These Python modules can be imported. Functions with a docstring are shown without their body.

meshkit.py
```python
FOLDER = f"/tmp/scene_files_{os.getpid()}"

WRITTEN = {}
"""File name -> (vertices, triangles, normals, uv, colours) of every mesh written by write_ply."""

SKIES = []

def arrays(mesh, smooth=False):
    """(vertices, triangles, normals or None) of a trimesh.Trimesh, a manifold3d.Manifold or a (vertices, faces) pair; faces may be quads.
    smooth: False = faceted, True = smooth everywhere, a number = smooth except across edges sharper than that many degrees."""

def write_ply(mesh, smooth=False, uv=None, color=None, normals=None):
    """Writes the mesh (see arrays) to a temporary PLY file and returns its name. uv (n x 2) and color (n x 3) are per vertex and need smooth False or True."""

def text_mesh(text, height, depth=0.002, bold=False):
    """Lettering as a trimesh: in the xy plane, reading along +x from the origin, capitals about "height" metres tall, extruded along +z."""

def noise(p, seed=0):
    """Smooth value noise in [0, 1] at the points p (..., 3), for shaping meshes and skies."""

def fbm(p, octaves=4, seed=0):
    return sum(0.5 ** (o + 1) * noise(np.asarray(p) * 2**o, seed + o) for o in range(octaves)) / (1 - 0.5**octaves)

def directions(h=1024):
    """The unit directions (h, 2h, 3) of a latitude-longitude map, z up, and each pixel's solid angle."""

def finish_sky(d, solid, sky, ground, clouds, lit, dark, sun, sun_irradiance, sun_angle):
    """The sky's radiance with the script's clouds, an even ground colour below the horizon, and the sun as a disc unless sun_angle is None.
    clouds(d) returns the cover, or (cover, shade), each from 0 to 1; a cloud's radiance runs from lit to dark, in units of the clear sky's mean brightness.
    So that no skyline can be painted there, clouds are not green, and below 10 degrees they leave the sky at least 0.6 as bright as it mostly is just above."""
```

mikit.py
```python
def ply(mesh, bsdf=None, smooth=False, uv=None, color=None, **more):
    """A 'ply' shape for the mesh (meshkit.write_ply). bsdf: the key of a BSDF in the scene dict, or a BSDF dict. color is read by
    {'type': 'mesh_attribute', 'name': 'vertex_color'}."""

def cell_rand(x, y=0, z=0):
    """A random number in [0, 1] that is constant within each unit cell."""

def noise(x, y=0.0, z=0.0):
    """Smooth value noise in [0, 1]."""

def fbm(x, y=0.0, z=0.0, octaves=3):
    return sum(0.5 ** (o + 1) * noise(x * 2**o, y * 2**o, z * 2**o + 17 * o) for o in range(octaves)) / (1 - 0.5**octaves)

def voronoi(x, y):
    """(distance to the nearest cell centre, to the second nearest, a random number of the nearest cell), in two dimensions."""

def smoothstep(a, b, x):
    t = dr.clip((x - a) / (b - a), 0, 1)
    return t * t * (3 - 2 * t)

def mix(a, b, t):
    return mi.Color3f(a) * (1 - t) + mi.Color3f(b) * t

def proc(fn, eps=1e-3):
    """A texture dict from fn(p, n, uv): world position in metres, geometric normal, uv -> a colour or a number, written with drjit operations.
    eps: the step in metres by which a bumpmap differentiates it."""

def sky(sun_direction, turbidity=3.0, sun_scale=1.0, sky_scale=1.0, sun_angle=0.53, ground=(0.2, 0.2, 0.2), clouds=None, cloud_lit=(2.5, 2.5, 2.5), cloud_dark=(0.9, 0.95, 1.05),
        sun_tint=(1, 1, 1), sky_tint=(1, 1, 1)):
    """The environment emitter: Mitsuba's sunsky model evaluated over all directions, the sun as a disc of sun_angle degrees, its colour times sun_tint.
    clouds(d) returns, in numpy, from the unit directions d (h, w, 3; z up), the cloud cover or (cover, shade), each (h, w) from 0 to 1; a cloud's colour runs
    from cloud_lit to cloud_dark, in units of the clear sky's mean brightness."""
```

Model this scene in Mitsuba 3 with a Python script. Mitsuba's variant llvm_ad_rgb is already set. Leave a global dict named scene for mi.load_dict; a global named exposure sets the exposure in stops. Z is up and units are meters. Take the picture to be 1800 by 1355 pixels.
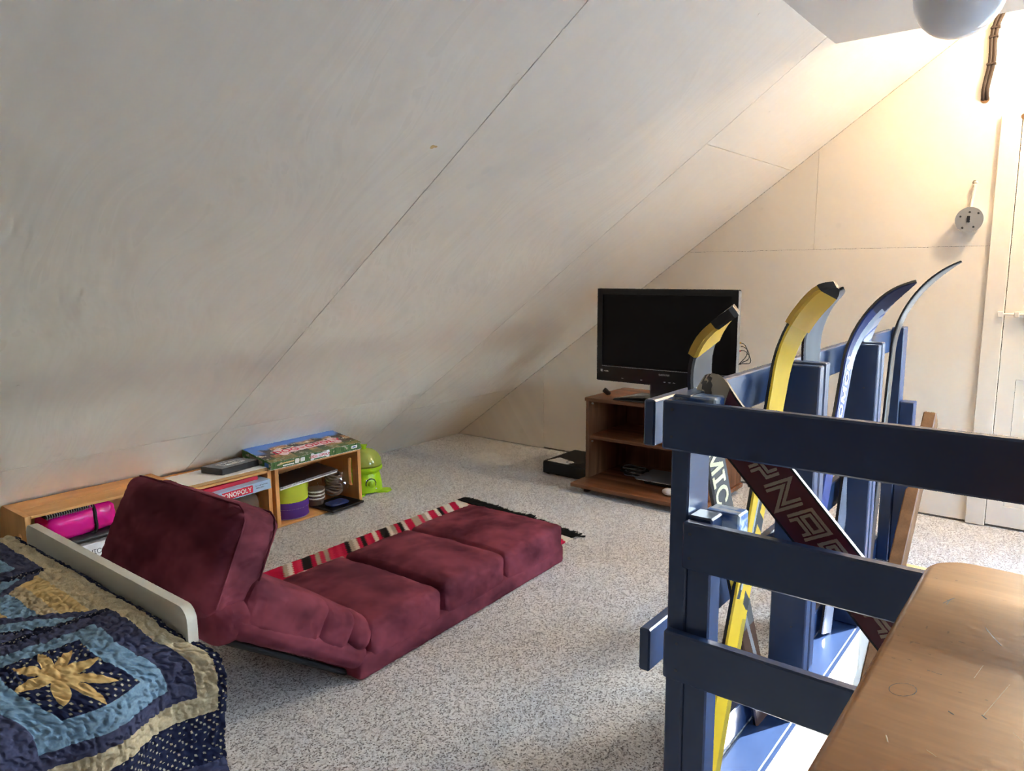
import math, numpy as np, trimesh, drjit as dr, mitsuba as mi, mikit, meshkit
from shapely.geometry import Polygon, box as sbox, Point, LineString
from shapely import affinity
from mikit import proc, noise, fbm, voronoi, cell_rand, smoothstep, mix

# ------------------------------------------------------------------ camera, light, exposure
scene, labels = {}, {}
CAM_R = np.array([[0.78471783, 0.61981620, -0.00676775], [0.08981516, -0.12449995, -0.98814624], [-0.61331163, 0.77480813, -0.15336622]])
CAM_H, FOCAL = 1.13, 1298.36
M = np.eye(4)
M[:3, 0], M[:3, 1], M[:3, 2], M[:3, 3] = -CAM_R[0], -CAM_R[1], CAM_R[2], (0, 0, CAM_H)
scene['camera'] = {'type': 'perspective', 'fov': 2 * math.degrees(math.atan(900 / FOCAL)), 'fov_axis': 'x', 'near_clip': 0.02, 'far_clip': 200.0, 'to_world': mi.ScalarTransform4f(M)}
SUN = np.array([0.44, 0.80, 0.55]); SUN /= np.linalg.norm(SUN)
scene['sky'] = mikit.sky(SUN, turbidity=3.0, sun_scale=0.0, sky_scale=9.0, ground=(0.30, 0.30, 0.27), sky_tint=(0.95, 0.98, 1.04))
scene['sun'] = {'type': 'directional', 'direction': (-SUN).tolist(), 'irradiance': {'type': 'rgb', 'value': [1.05, 1.0, 0.92]}}
BULB_RADIANCE = [25.0, 19.6, 13.0]
exposure = 5.3

# ------------------------------------------------------------------ helpers
def numbered(key):
    if key not in scene and key not in labels: return key
    k = 1
    while f'{key}_{k:03d}' in scene or f'{key}_{k:03d}' in labels: k += 1
    return f'{key}_{k:03d}'

def thing(name, label, cat, group=None):
    key = numbered(name)
    labels[key] = {'label': label, 'category': cat}
    if group: labels[key]['group'] = group
    return key

def obj(name, mesh, mat, parent=None, label=None, cat=None, group=None, kind=None, smooth=False, uv=None, **more):
    key = numbered(f'{parent}__{name}' if parent else name)
    scene[key] = mikit.ply(mesh, mat, smooth=smooth, uv=uv, **more)
    d = {k: v for k, v in (('label', label), ('category', cat), ('group', group), ('kind', kind)) if v}
    if d: labels[key] = d
    return key

def struct(name, mesh, mat, parent=None, **k):
    return obj(name, mesh, mat, parent, kind=None if parent else 'structure', **k)

def bx(x0, x1, y0, y1, z0, z1, b=0.002):
    """a box with chamfered edges"""
    b = min(b, 0.45 * min(x1 - x0, y1 - y0, z1 - z0))
    if b <= 0:
        return trimesh.creation.box(bounds=[[x0, y0, z0], [x1, y1, z1]])
    c, h = np.array([(x0 + x1) / 2, (y0 + y1) / 2, (z0 + z1) / 2]), np.array([x1 - x0, y1 - y0, z1 - z0]) / 2
    pts = []
    for s in np.ndindex(2, 2, 2):
        s = np.array(s) * 2 - 1
        for a in range(3):
            q = h - b; q = q.copy(); q[a] = h[a]
            pts.append(c + s * q)
    return trimesh.Trimesh(pts).convex_hull

def rot(mesh, deg, axis, pt=(0, 0, 0)):
    m = mesh.copy(); m.apply_transform(trimesh.transformations.rotation_matrix(math.radians(deg), axis, pt)); return m

def mov(mesh, d):
    m = mesh.copy(); m.apply_translation(d); return m

def frame(mesh, X, Y, Z, O):
    """local coordinates (x, y, z) -> O + x X + y Y + z Z"""
    m = mesh.copy(); A = np.eye(4); A[:3, 0], A[:3, 1], A[:3, 2], A[:3, 3] = X, Y, Z, O
    m.apply_transform(A)
    return m

def ext(poly, h):
    g = poly.geoms if hasattr(poly, 'geoms') else [poly]
    return cat([trimesh.creation.extrude_polygon(p, h, engine='earcut') for p in g])

def cat(ms): return trimesh.util.concatenate(list(ms))

def xz(poly, y_front, depth):
    """polygon in (x, z) made a slab whose front face is at y_front and which goes back by depth"""
    return frame(ext(poly, depth), [1, 0, 0], [0, 0, 1], [0, -1, 0], [0, y_front + depth, 0])

def tube(path, r, sides=10, closed=False):
    p = np.asarray(path, float); n = len(p)
    t = np.gradient(p, axis=0)
    if closed: t = np.roll(p, -1, 0) - np.roll(p, 1, 0)
    t /= np.linalg.norm(t, axis=1, keepdims=True) + 1e-12
    ref = np.array([0.13, 0.21, 0.97]); a = np.cross(t, ref); a /= np.linalg.norm(a, axis=1, keepdims=True) + 1e-12
    b = np.cross(t, a); ang = np.arange(sides) * 2 * np.pi / sides
    rr = np.broadcast_to(r, (n,))[:, None, None]
    v = (p[:, None] + rr * (np.cos(ang)[None, :, None] * a[:, None] + np.sin(ang)[None, :, None] * b[:, None])).reshape(-1, 3)
    f = []
    for i in range(n if closed else n - 1):
        for j in range(sides):
            i2, j2 = (i + 1) % n, (j + 1) % sides
            f += [[i * sides + j, i * sides + j2, i2 * sides + j2], [i * sides + j, i2 * sides + j2, i2 * sides + j]]
    if not closed:
        v = np.vstack([v, p[:1], p[-1:]])
        for j in range(sides):
            f += [[n * sides, (j + 1) % sides, j], [n * sides + 1, (n - 1) * sides + j, (n - 1) * sides + (j + 1) % sides]]
    m = trimesh.Trimesh(v, f, process=False)
    m.fix_normals()
    return m

def spline(pts, n=40):
    from scipy.interpolate import CubicSpline
    p = np.asarray(pts, float); s = np.r_[0, np.cumsum(np.linalg.norm(np.diff(p, axis=0), axis=1))]
    return CubicSpline(s, p)(np.linspace(0, s[-1], n))

def lathe(profile, n=48):
    m = trimesh.creation.revolve(np.asarray(profile, float), sections=n)
    m.fix_normals()
    return m

def text(s, h, depth=0.0006, bold=False): return meshkit.text_mesh(s, h, depth, bold)

# ------------------------------------------------------------------ materials
def V(*c): return mi.Color3f(*c)
def rgb(c): return {'type': 'rgb', 'value': list(c)}
def two(b): return {'type': 'twosided', 'b': b}
def principled(col, rough=0.5, spec=0.5, **k):
    return {'type': 'principled', 'base_color': col if isinstance(col, dict) else rgb(col), 'roughness': rough, 'specular': spec, **k}
def bump(b, tex, scale=1.0): return {'type': 'bumpmap', 'arbitrary': tex, 'scale': scale, 'bsdf': b}
def mat(name, b): scene[name] = two(b); return name
def plain(name, c, rough=0.5, spec=0.5, **k): return mat(name, principled(c, rough, spec, **k))

# painted plywood: cream paint over raised grain that runs up the slope
def paint_col(p, n, uv):
    m = fbm(p.x * 2.1, p.y * 2.3, p.z * 2.7, 3)
    s_ = p.x * 0.8123 + p.z * 0.5832
    w = fbm(s_ * 1.6, p.y * 2.6, 3.0, 2) * 3.0
    g = fbm(s_ * 4.0 + 3.0 * w, p.y * 62 + 9.0 * w, 1.0, 3)
    patch = smoothstep(0.30, 0.70, fbm(s_ * 1.1 + 5, p.y * 1.7 + 2, 4.0, 2))
    m = m + (g - 0.5) * (0.5 + 1.3 * patch) - 0.9 * smoothstep(0.66, 0.74, g) * patch
    spots = smoothstep(0.80, 0.86, noise(p.x * 19, p.y * 23, p.z * 21)) * smoothstep(0.5, 0.8, noise(p.x * 3, p.y * 3, p.z * 3))
    return mix(V(0.71, 0.64, 0.545), V(0.765, 0.695, 0.60), m) * (1 - 0.05 * spots)
def slope_bump(p, n, uv):
    s, y = p.x * 0.8123 + p.z * 0.5832, p.y
    w = fbm(s * 1.3, y * 2.2, 0.0, 2) * 3.0
    g = fbm(s * 5.0 + 3.0 * w, y * 75 + 9.0 * w, 1.0, 3)
    patch = smoothstep(0.35, 0.75, fbm(s * 1.1 + 5, y * 1.7 + 2, 4.0, 2))
    return 0.0024 * g * (0.25 + patch) + 0.0006 * fbm(s * 14, y * 17, 2.0, 2) + 0.012 * fbm(s * 1.1, y * 0.9, 8.0, 2)
mat('wall_paint', bump(principled(proc(paint_col), 0.30, 0.5), proc(slope_bump, 0.002)))
def flat_bump(p, n, uv):
    return 0.0007 * fbm(p.x * 12, p.y * 12, p.z * 70, 3) + 0.003 * fbm(p.x * 1.6, p.y * 1.6, p.z * 1.6, 2)
mat('gable_paint', bump(principled(proc(paint_col), 0.45, 0.4), proc(flat_bump, 0.002)))
def trim_bump(p, n, uv):
    w = fbm(p.x * 9, p.z * 2.2, 0.0, 2)
    return 0.0012 * fbm(p.x * 120 + 20 * w, p.z * 6 + 8 * w, 3.0, 3)
mat('trim_paint', bump(principled(proc(paint_col), 0.42, 0.45), proc(trim_bump, 0.0015)))
plain('joint_black', (0.05, 0.042, 0.035), 0.9, 0.1)
plain('joint_dark', (0.17, 0.14, 0.11), 0.9, 0.1)
plain('ceiling_paint', (0.68, 0.63, 0.56), 0.5, 0.3)
plain('room_paint', (0.42, 0.37, 0.31), 0.6, 0.3)
plain('stair_paint', (0.44, 0.425, 0.38), 0.55, 0.3)

CQ = 205.0
def carpet_cell(p):
    wx, wy = noise(p.x * 45, p.y * 45, 1.0), noise(p.x * 45, p.y * 45, 5.0)
    return voronoi(p.x * CQ + 1.3 * wx, p.y * CQ + 1.3 * wy)
def carpet_col(p, n, uv):
    a, b, r = carpet_cell(p)
    c = mix(V(0.65, 0.64, 0.62), V(0.46, 0.447, 0.43), smoothstep(0.05, 0.75, r))
    fleck = smoothstep(0.50, 0.40, a) * smoothstep(0.60, 0.64, r)
    c = mix(c, mix(V(0.35, 0.325, 0.305), V(0.13, 0.12, 0.115), smoothstep(0.70, 0.90, r)), fleck)
    a2, b2, r2 = voronoi(p.x * 310 + 7, p.y * 310)
    c = mix(c, V(0.26, 0.245, 0.23), smoothstep(0.42, 0.34, a2) * smoothstep(0.74, 0.76, r2) * 0.8)
    return c * (0.92 + 0.14 * fbm(p.x * 2.4, p.y * 2.4, 0.0, 3))
def carpet_h(p, n, uv):
    a, b, r = carpet_cell(p)
    return 0.0030 * (1 - dr.minimum(a * a, 1.0)) + 0.0010 * noise(p.x * 400, p.y * 400, 0.0)
mat('carpet', bump(principled(proc(carpet_col), 0.95, 0.1), proc(carpet_h, 0.001)))

def blue_col(p, n, uv):
    m = fbm(p.x * 9, p.y * 9, p.z * 9, 3)
    c = mix(V(0.017, 0.033, 0.084), V(0.024, 0.047, 0.118), m)
    return c
def blue_bump(p, n, uv):
    return 0.0006 * fbm(p.x * 40, p.y * 14, p.z * 14, 3)
mat('blue_paint', bump(principled(proc(blue_col), 0.26, 0.7), proc(blue_bump, 0.001)))
def worn_col(p, n, uv):
    m = fbm(p.x * 30, p.y * 60, p.z * 60, 3)
    w = smoothstep(0.42, 0.62, m)
    return mix(V(0.055, 0.14, 0.37), V(0.36, 0.41, 0.47), w)
mat('blue_worn', bump(principled(proc(worn_col), 0.42, 0.4), proc(blue_bump, 0.001)))

def wood(name, lo, hi, axis, ring=38.0, rough=0.4, spec=0.4, wob=1.2, dark=0.0):
    """axis: 'x', 'y' or 'z', the way the grain runs"""
    def col(p, n, uv):
        l, a, b = {'x': (p.x, p.y, p.z), 'y': (p.y, p.x, p.z), 'z': (p.z, p.x, p.y)}[axis]
        w = fbm(l * 1.7, a * 6, b * 6, 3) * wob
        g = noise(l * 2.2, a * ring + 4 * w, b * ring + 4 * w)
        fine = fbm(l * 9, a * 210, b * 210, 2)
        return mix(V(*lo), V(*hi), dr.clip(0.75 * g + 0.35 * fine - 0.05, 0, 1))
    return mat(name, principled(proc(col), rough, spec))
wood('walnut_y', (0.070, 0.026, 0.012), (0.235, 0.095, 0.043), 'x', 34, 0.42)
wood('walnut_z', (0.060, 0.022, 0.010), (0.215, 0.085, 0.038), 'z', 34, 0.45)
wood('pine_y', (0.52, 0.235, 0.070), (0.72, 0.385, 0.135), 'y', 30, 0.42)
wood('pine_z', (0.50, 0.225, 0.070), (0.70, 0.370, 0.130), 'z', 30, 0.42)
wood('raw_wood', (0.095, 0.045, 0.020), (0.20, 0.105, 0.046), 'z', 26, 0.55)
wood('pale_wood', (0.56, 0.37, 0.15), (0.70, 0.50, 0.24), 'x', 26, 0.55)
def desk_col(p, n, uv):
    w = fbm(p.x * 2, p.y * 9, 0.0, 3)
    g = noise(p.x * 2.5, p.y * 30 + 5 * w, 0.0)
    c = mix(V(0.36, 0.158, 0.052), V(0.46, 0.215, 0.080), g)
    c = c * (0.84 + 0.3 * fbm(p.x * 7, p.y * 7, 2.0, 3))
    fine = fbm(p.x * 30, p.y * 260, 0.0, 2)
    c = c * (0.93 + 0.14 * fine)
    pits = smoothstep(0.93, 0.95, noise(p.x * 150, p.y * 170, 0.0)) * smoothstep(0.62, 0.7, noise(p.x * 12, p.y * 12, 9.0))
    sx = noise(p.x * 190 + p.y * 60, p.y * 11 - p.x * 25, 3.0)
    scr = smoothstep(0.93, 0.96, sx) * smoothstep(0.55, 0.75, noise(p.x * 9, p.y * 9, 6.0))
    c = mix(c, V(0.62, 0.44, 0.26), scr * 0.3)
    return mix(c, V(0.10, 0.055, 0.03), pits * 0.45)
def desk_h(p, n, uv): return 0.00022 * fbm(p.x * 55, p.y * 160, 0.0, 3) + 0.0007 * fbm(p.x * 9, p.y * 9, 0.0, 2)
mat('desk_wood', bump(principled(proc(desk_col), 0.30, 0.4), proc(desk_h, 0.001)))

def suede_col(p, n, uv):
    a = fbm(p.x * 9, p.y * 9 + p.z * 4, p.z * 9, 4)
    b = fbm(p.x * 34 + 6 * a, p.y * 26, p.z * 30, 3)
    t = dr.clip(0.15 + 0.75 * smoothstep(0.3, 0.7, a) + 0.35 * (b - 0.5), 0, 1)
    return mix(V(0.048, 0.007, 0.014), V(0.185, 0.038, 0.054), t)
def suede_h(p, n, uv): return 0.0007 * fbm(p.x * 160, p.y * 160, p.z * 160, 2) + 0.0022 * fbm(p.x * 26, p.y * 22, p.z * 26, 3)
mat('suede', bump(principled(proc(suede_col), 0.85, 0.2, sheen=0.25, sheen_tint=0.8), proc(suede_h, 0.0012)))
plain('seam_dark', (0.05, 0.008, 0.014), 0.9, 0.1)

plain('black_gloss', (0.006, 0.006, 0.007), 0.14, 0.35)
plain('screen_glass', (0.005, 0.005, 0.006), 0.35, 0.15)
plain('black_plastic', (0.012, 0.012, 0.013), 0.35, 0.5)
plain('black_matte', (0.014, 0.013, 0.013), 0.7, 0.3)
plain('black_yarn', (0.008, 0.008, 0.008), 0.95, 0.02)
plain('grey_plastic', (0.16, 0.16, 0.17), 0.4, 0.5)
plain('white_ink', (0.75, 0.75, 0.74), 0.5, 0.3)
plain('grey_ink', (0.32, 0.33, 0.34), 0.5, 0.3)
plain('dark_ink', (0.05, 0.05, 0.06), 0.5, 0.3)
plain('red_ink', (0.55, 0.02, 0.05), 0.45, 0.4)
plain('blue_ink', (0.03, 0.10, 0.35), 0.45, 0.4)
plain('cream_ink', (0.62, 0.58, 0.42), 0.45, 0.4)
plain('tan_ink', (0.34, 0.27, 0.19), 0.45, 0.4)
plain('paper', (0.78, 0.76, 0.72), 0.6, 0.2)
plain('card_white', (0.74, 0.74, 0.73), 0.35, 0.4)
plain('chip_edge', (0.45, 0.27, 0.12), 0.7, 0.2)
plain('steel', (0.38, 0.38, 0.38), 0.45, 0.5, metallic=0.6)
plain('dark_metal', (0.05, 0.05, 0.05), 0.4, 0.5, metallic=0.5)
plain('frame_white', (0.62, 0.60, 0.53), 0.35, 0.5)

# ------------------------------------------------------------------ the setting
X0, SM = -3.46, 0.718                     # the slope: z = SM * (x - X0)
SN = math.hypot(1, SM); UP = np.array([1 / SN, 0, SM / SN]); NS = np.array([SM / SN, 0, -1 / SN])
YG, ZC, YC = 3.757, 1.907, 2.855          # gable plane, height of the flat ceiling, where it ends
def slope_x(z): return X0 + z / SM
def slope_local(m, lift=0.0): return frame(m, [0, 1, 0], UP, NS, np.array([X0, 0, 0]) + NS * lift)     # (y, s, height off the slope)
def sz(z): return z * SN / SM
S_RIDGE = (0.10 - X0) * SN; Z_RIDGE = SM * (0.10 - X0)

struct('floor', cat([bx(-3.7, -0.60, -1.6, YG + 0.05, -0.05, 0, 0), bx(-0.60, 1.8, -1.6, 1.16, -0.05, 0, 0), bx(-0.60, 1.8, 3.06, YG + 0.05, -0.05, 0, 0), bx(0.62, 3.7, 1.16, 3.06, -0.05, 0, 0), bx(1.8, 3.7, -1.6, 1.16, -0.05, 0, 0), bx(1.8, 3.7, 3.06, YG + .05, -0.05, 0, 0)]), 'carpet')
wl = struct('wall_left', slope_local(bx(-1.6, YG + 0.16, -0.15, S_RIDGE, -0.10, -0.008, 0)), 'joint_black')
G = 0.0012
for y0, y1, s0, s1 in ((-1.5, 1.575, 0, sz(0.49)), (-1.5, 1.575, sz(0.49), sz(ZC)), (1.575, 2.755, 0, sz(0.49)), (1.575, 2.755, sz(0.49), sz(ZC)),
                       (2.755, YG, 0, sz(0.372)), (2.755, YG, sz(0.372), sz(1.602)), (2.755, YG, sz(1.602), S_RIDGE)):
    obj('panel', slope_local(bx(y0 + G, y1 - G, s0 + G, s1 - G, -0.009, 0, 0.0008)), 'wall_paint', wl)
# screw heads and a chipped spot in the panels of the slope
NAILS = [(903, 150), (990, 52), (745, 333), (752, 335), (911, 130), (1000, 45), (578, 535), (588, 530), (948, 230), (1036, 245), (1334, 25), (1003, 284), (872, 490), (712, 693), (380, 640), (32, 678), (905, 560), (1410, 100), (1352, 197), (1203, 272)]
def cam_ray(px): return CAM_R.T @ np.array([(px[0] - 900) / FOCAL, (px[1] - 677.5) / FOCAL, 1.0])
def on_slope(px):
    d, c = cam_ray(px), np.array([0, 0, CAM_H]); return c + d * ((np.array([X0, 0, 0]) - c) @ NS / (d @ NS))
disc = trimesh.creation.cylinder(0.0042, 0.0016, sections=14)
for px in NAILS:
    P = on_slope(px)
    obj('nail_head', frame(disc, [0, 1, 0], UP, NS, P + NS * 0.0004), 'gable_paint', wl)
P = on_slope((760, 258))
obj('knot_hole', frame(ext(Point(0, 0).buffer(0.007).union(affinity.translate(affinity.scale(Point(0, 0).buffer(0.005), 1.6, 0.7), 0.008, 0.003)), 0.0012), [0, 1, 0], UP, NS, P), 'pale_wood', wl, label='small bare chip in the paint')

# gable wall with its openings, cut to the line of the roof
roof = Polygon([(X0, 0), (0.10, Z_RIDGE), (0.10 - X0 + 0.10, 0)])
GLASS_D, GLASS_W = sbox(-0.130, 0.72, -0.03, 0.96), sbox(0.18, 0.70, 1.10, 1.80)
back = roof.buffer(0.12, join_style=2).difference(GLASS_D).difference(GLASS_W)
wf = struct('wall_far', xz(back, YG + 0.009, 0.16), 'joint_dark')
def gp(poly, y=YG, d=0.009): return xz(poly.intersection(roof.buffer(-0.001, join_style=2)), y, d)
obj('panel', gp(sbox(-3.5, 0.004, -2.7206, 1.2)), 'gable_paint', wf)
obj('panel', gp(sbox(-2.7192, 0.011, -0.384, 1.2210)), 'gable_paint', wf)
obj('panel', gp(sbox(-3.5, 1.2222, -1.1061, 2.0)), 'gable_paint', wf)
obj('panel', gp(Polygon([(-1.1049, 1.2222), (-0.384, 1.2222), (-0.384, 1.748), (0.12, 1.748), (0.12, 2.7), (-1.1045, 2.7)])), 'gable_paint', wf)
obj('panel', gp(sbox(0.122, 0.0, 3.7, 2.7).difference(GLASS_W)), 'gable_paint', wf)
for x_, z_ in ((-2.705, .52), (-2.708, .1), (-1.09, 1.66), (-1.085, 1.29), (-1.12, 1.40), (-.62, 1.243), (-.62, 1.20), (-.40, 1.245), (-.9, 1.205), (-.405, 1.02), (-.43, .62), (-1.5, 1.24), (-1.45, 1.205), (-.404, .30), (-1.12, 1.55), (-.58, 1.60)):
    obj('nail_head', frame(disc, [1, 0, 0], [0, 0, 1], [0, -1, 0], [x_, YG - 0.0004, z_]), 'gable_paint', wf)
tr = struct('trim_1', bx(-0.383, -0.3105, YG - 0.016, YG + 0.005, 0.004, 1.746, 0.002), 'trim_paint')
# the door: stiles, rails and a lower panel, glazed above
door = struct('door_1', xz(sbox(-0.3075, 0.012, 0.118, 1.744).difference(GLASS_D).difference(sbox(-0.247, 0.10, 0.06, 0.66)), YG - 0.004, 0.03), 'gable_paint')
obj('panel', xz(sbox(-0.2455, 0.1015, 0.0585, 0.6585), YG + 0.003, 0.012), 'gable_paint', door)
bolt = obj('slide_bolt', cat([rot(trimesh.creation.cylinder(0.0055, 0.17, sections=16), 90, [0, 1, 0]), bx(-0.012, 0.085, 0.004, 0.012, -0.013, 0.013, 0.001), bx(-0.028, -0.010, -0.009, 0.013, -0.012, 0.012, 0.002), bx(0.035, 0.047, -0.009, 0.012, -0.016, 0.016, 0.002), bx(-0.088, -0.066, -0.008, 0.014, -0.012, 0.012, 0.002)]).apply_translation([-0.245, YG - 0.020, 0.935]), 'gable_paint', door, label='painted-over slide bolt')
obj('bolt_knob', frame(trimesh.creation.cylinder(0.005, 0.03, sections=12), [1, 0, 0], [0, 1, 0], [0, 0, 1], [-0.205, YG - 0.028, 0.915]), 'dark_metal', door)
obj('rust_patch', xz(affinity.translate(Point(0, 0).buffer(0.012, 4).union(sbox(-0.004, -0.004, 0.02, 0.014)), -0.303, 1.735), YG - 0.0175, 0.002), 'raw_wood', wf)

struct('ceiling', bx(-0.86, 1.06, -1.6, YC, ZC, ZC + 0.09, 0.001), 'ceiling_paint')
mirror = lambda m: frame(m, [-1, 0, 0], [0, 1, 0], [0, 0, 1], [0.20, 0, 0])
wr = mirror(slope_local(cat([bx(-1.6, 1.95, -0.15, S_RIDGE, -0.10, 0.0, 0), bx(2.90, YG + 0.16, -0.15, S_RIDGE, -0.10, 0.0, 0), bx(1.95, 2.90, -0.15, sz(0.55), -0.10, 0.0, 0), bx(1.95, 2.90, sz(1.05), S_RIDGE, -0.10, 0.0, 0)]))); wr.invert()
struct('wall_right', wr, 'room_paint')
wc = mirror(slope_local(cat([bx(1.89, 1.95, sz(0.55) - 0.06, sz(1.05) + 0.06, 0.0005, 0.014, 0.002), bx(2.90, 2.96, sz(0.55) - 0.06, sz(1.05) + 0.06, 0.0005, 0.014, 0.002), bx(1.9505, 2.8995, sz(0.55) - 0.06, sz(0.55), 0.0005, 0.014, 0.002), bx(1.9505, 2.8995, sz(1.05), sz(1.05) + 0.06, 0.0005, 0.014, 0.002)]))); wc.invert()
struct('window_2', wc, 'trim_paint')
struct('window_1', xz(GLASS_W.buffer(0.06, join_style=2).difference(GLASS_W).difference(sbox(-1, 0, 0.121, 3)), YG - 0.015, 0.0148), 'trim_paint')
plain('back_boards', (0.16, 0.11, 0.07), 0.6, 0.3)
struct('wall_back', xz(roof.buffer(0.12, join_style=2), -1.5, 0.1).apply_translation([0, -0.1, 0]), 'back_boards')
# stairwell below the floor
struct('wall_stair_left', bx(-0.575, -0.517, 1.16, 3.05, -2.3, -0.028, 0.001), 'stair_paint')
struct('wall_stair_right', bx(0.62, 0.66, 1.12, 3.10, -2.3, -0.05, 0.001), 'stair_paint')
struct('wall_stair_near', bx(-0.575, 0.66, 1.10, 1.14, -2.3, -0.05, 0.001), 'stair_paint')
struct('wall_stair_far', bx(-0.575, 0.66, 3.06, 3.10, -2.3, -0.05, 0.001), 'stair_paint')
struct('floor_below', bx(-0.60, 0.70, 1.08, 3.12, -2.36, -2.30, 0), 'raw_wood')
struct('trim_2', bx(-0.505, 0.62, 3.015, 3.062, -0.045, 0.006, 0.002), 'pale_wood')

# the window beside the door has a curtain tied back to its left
ct = thing('curtain', 'white curtain tied back at the left of the gable window', 'curtain')
cy = np.linspace(0, 1, 60)
def curtain_pt(a, b):     # a: across the gathered cloth, b: from the rod down
    z = 1.86 - b * 0.885
    w = 0.74 * (1 - b) + 0.03
    return np.array([0.14 + a * w, YG - 0.03 + 0.012 * math.sin(a * 34) * (1 - 0.6 * b), z])
cv = np.array([curtain_pt(a, b) for b in np.linspace(0, 1, 24) for a in cy])
cf = [[i * 60 + j, i * 60 + j + 1, (i + 1) * 60 + j + 1, (i + 1) * 60 + j] for i in range(23) for j in range(59)]
scene['curtain_cloth'] = {'type': 'principledthin', 'base_color': rgb((0.80, 0.79, 0.76)), 'roughness': 0.9, 'diff_trans': 1.3}
obj('cloth', (cv, cf), 'curtain_cloth', ct, smooth=True)
obj('rod', rot(trimesh.creation.cylinder(0.008, 0.96, sections=16), 90, [0, 1, 0]).apply_translation([0.58, YG - 0.03, 1.86]), 'dark_metal', ct)

# lamps: a glass globe under the flat ceiling (off), a bare bulb on the gable beyond its edge (on)
gl = thing('globe_light', 'white glass globe light under the flat ceiling at the upper right', 'ceiling light')
gc = np.array([-0.332, 2.185, 1.787]); R_ = 0.101
plain('globe_glass', (0.68, 0.68, 0.69), 0.06, 0.6)
ang = np.linspace(-math.pi / 2, math.pi / 2 - 0.42, 40)
obj('globe', mov(lathe([(0.0001 if i == 0 else R_ * math.cos(a), R_ * math.sin(a)) for i, a in enumerate(ang)], 64), gc), 'globe_glass', gl, smooth=True)
obj('holder', mov(lathe([(0.03, 0.09), (0.052, 0.09), (0.058, 0.094), (0.062, 0.1185), (0.0001, 0.1195)], 48), gc), 'ceiling_paint', gl, smooth=40)
lp = thing('bare_bulb_lamp', 'bare bulb in a socket high on the gable beyond the ceiling edge', 'lamp')
BP = np.array([0.10, 3.36, 2.19])
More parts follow.
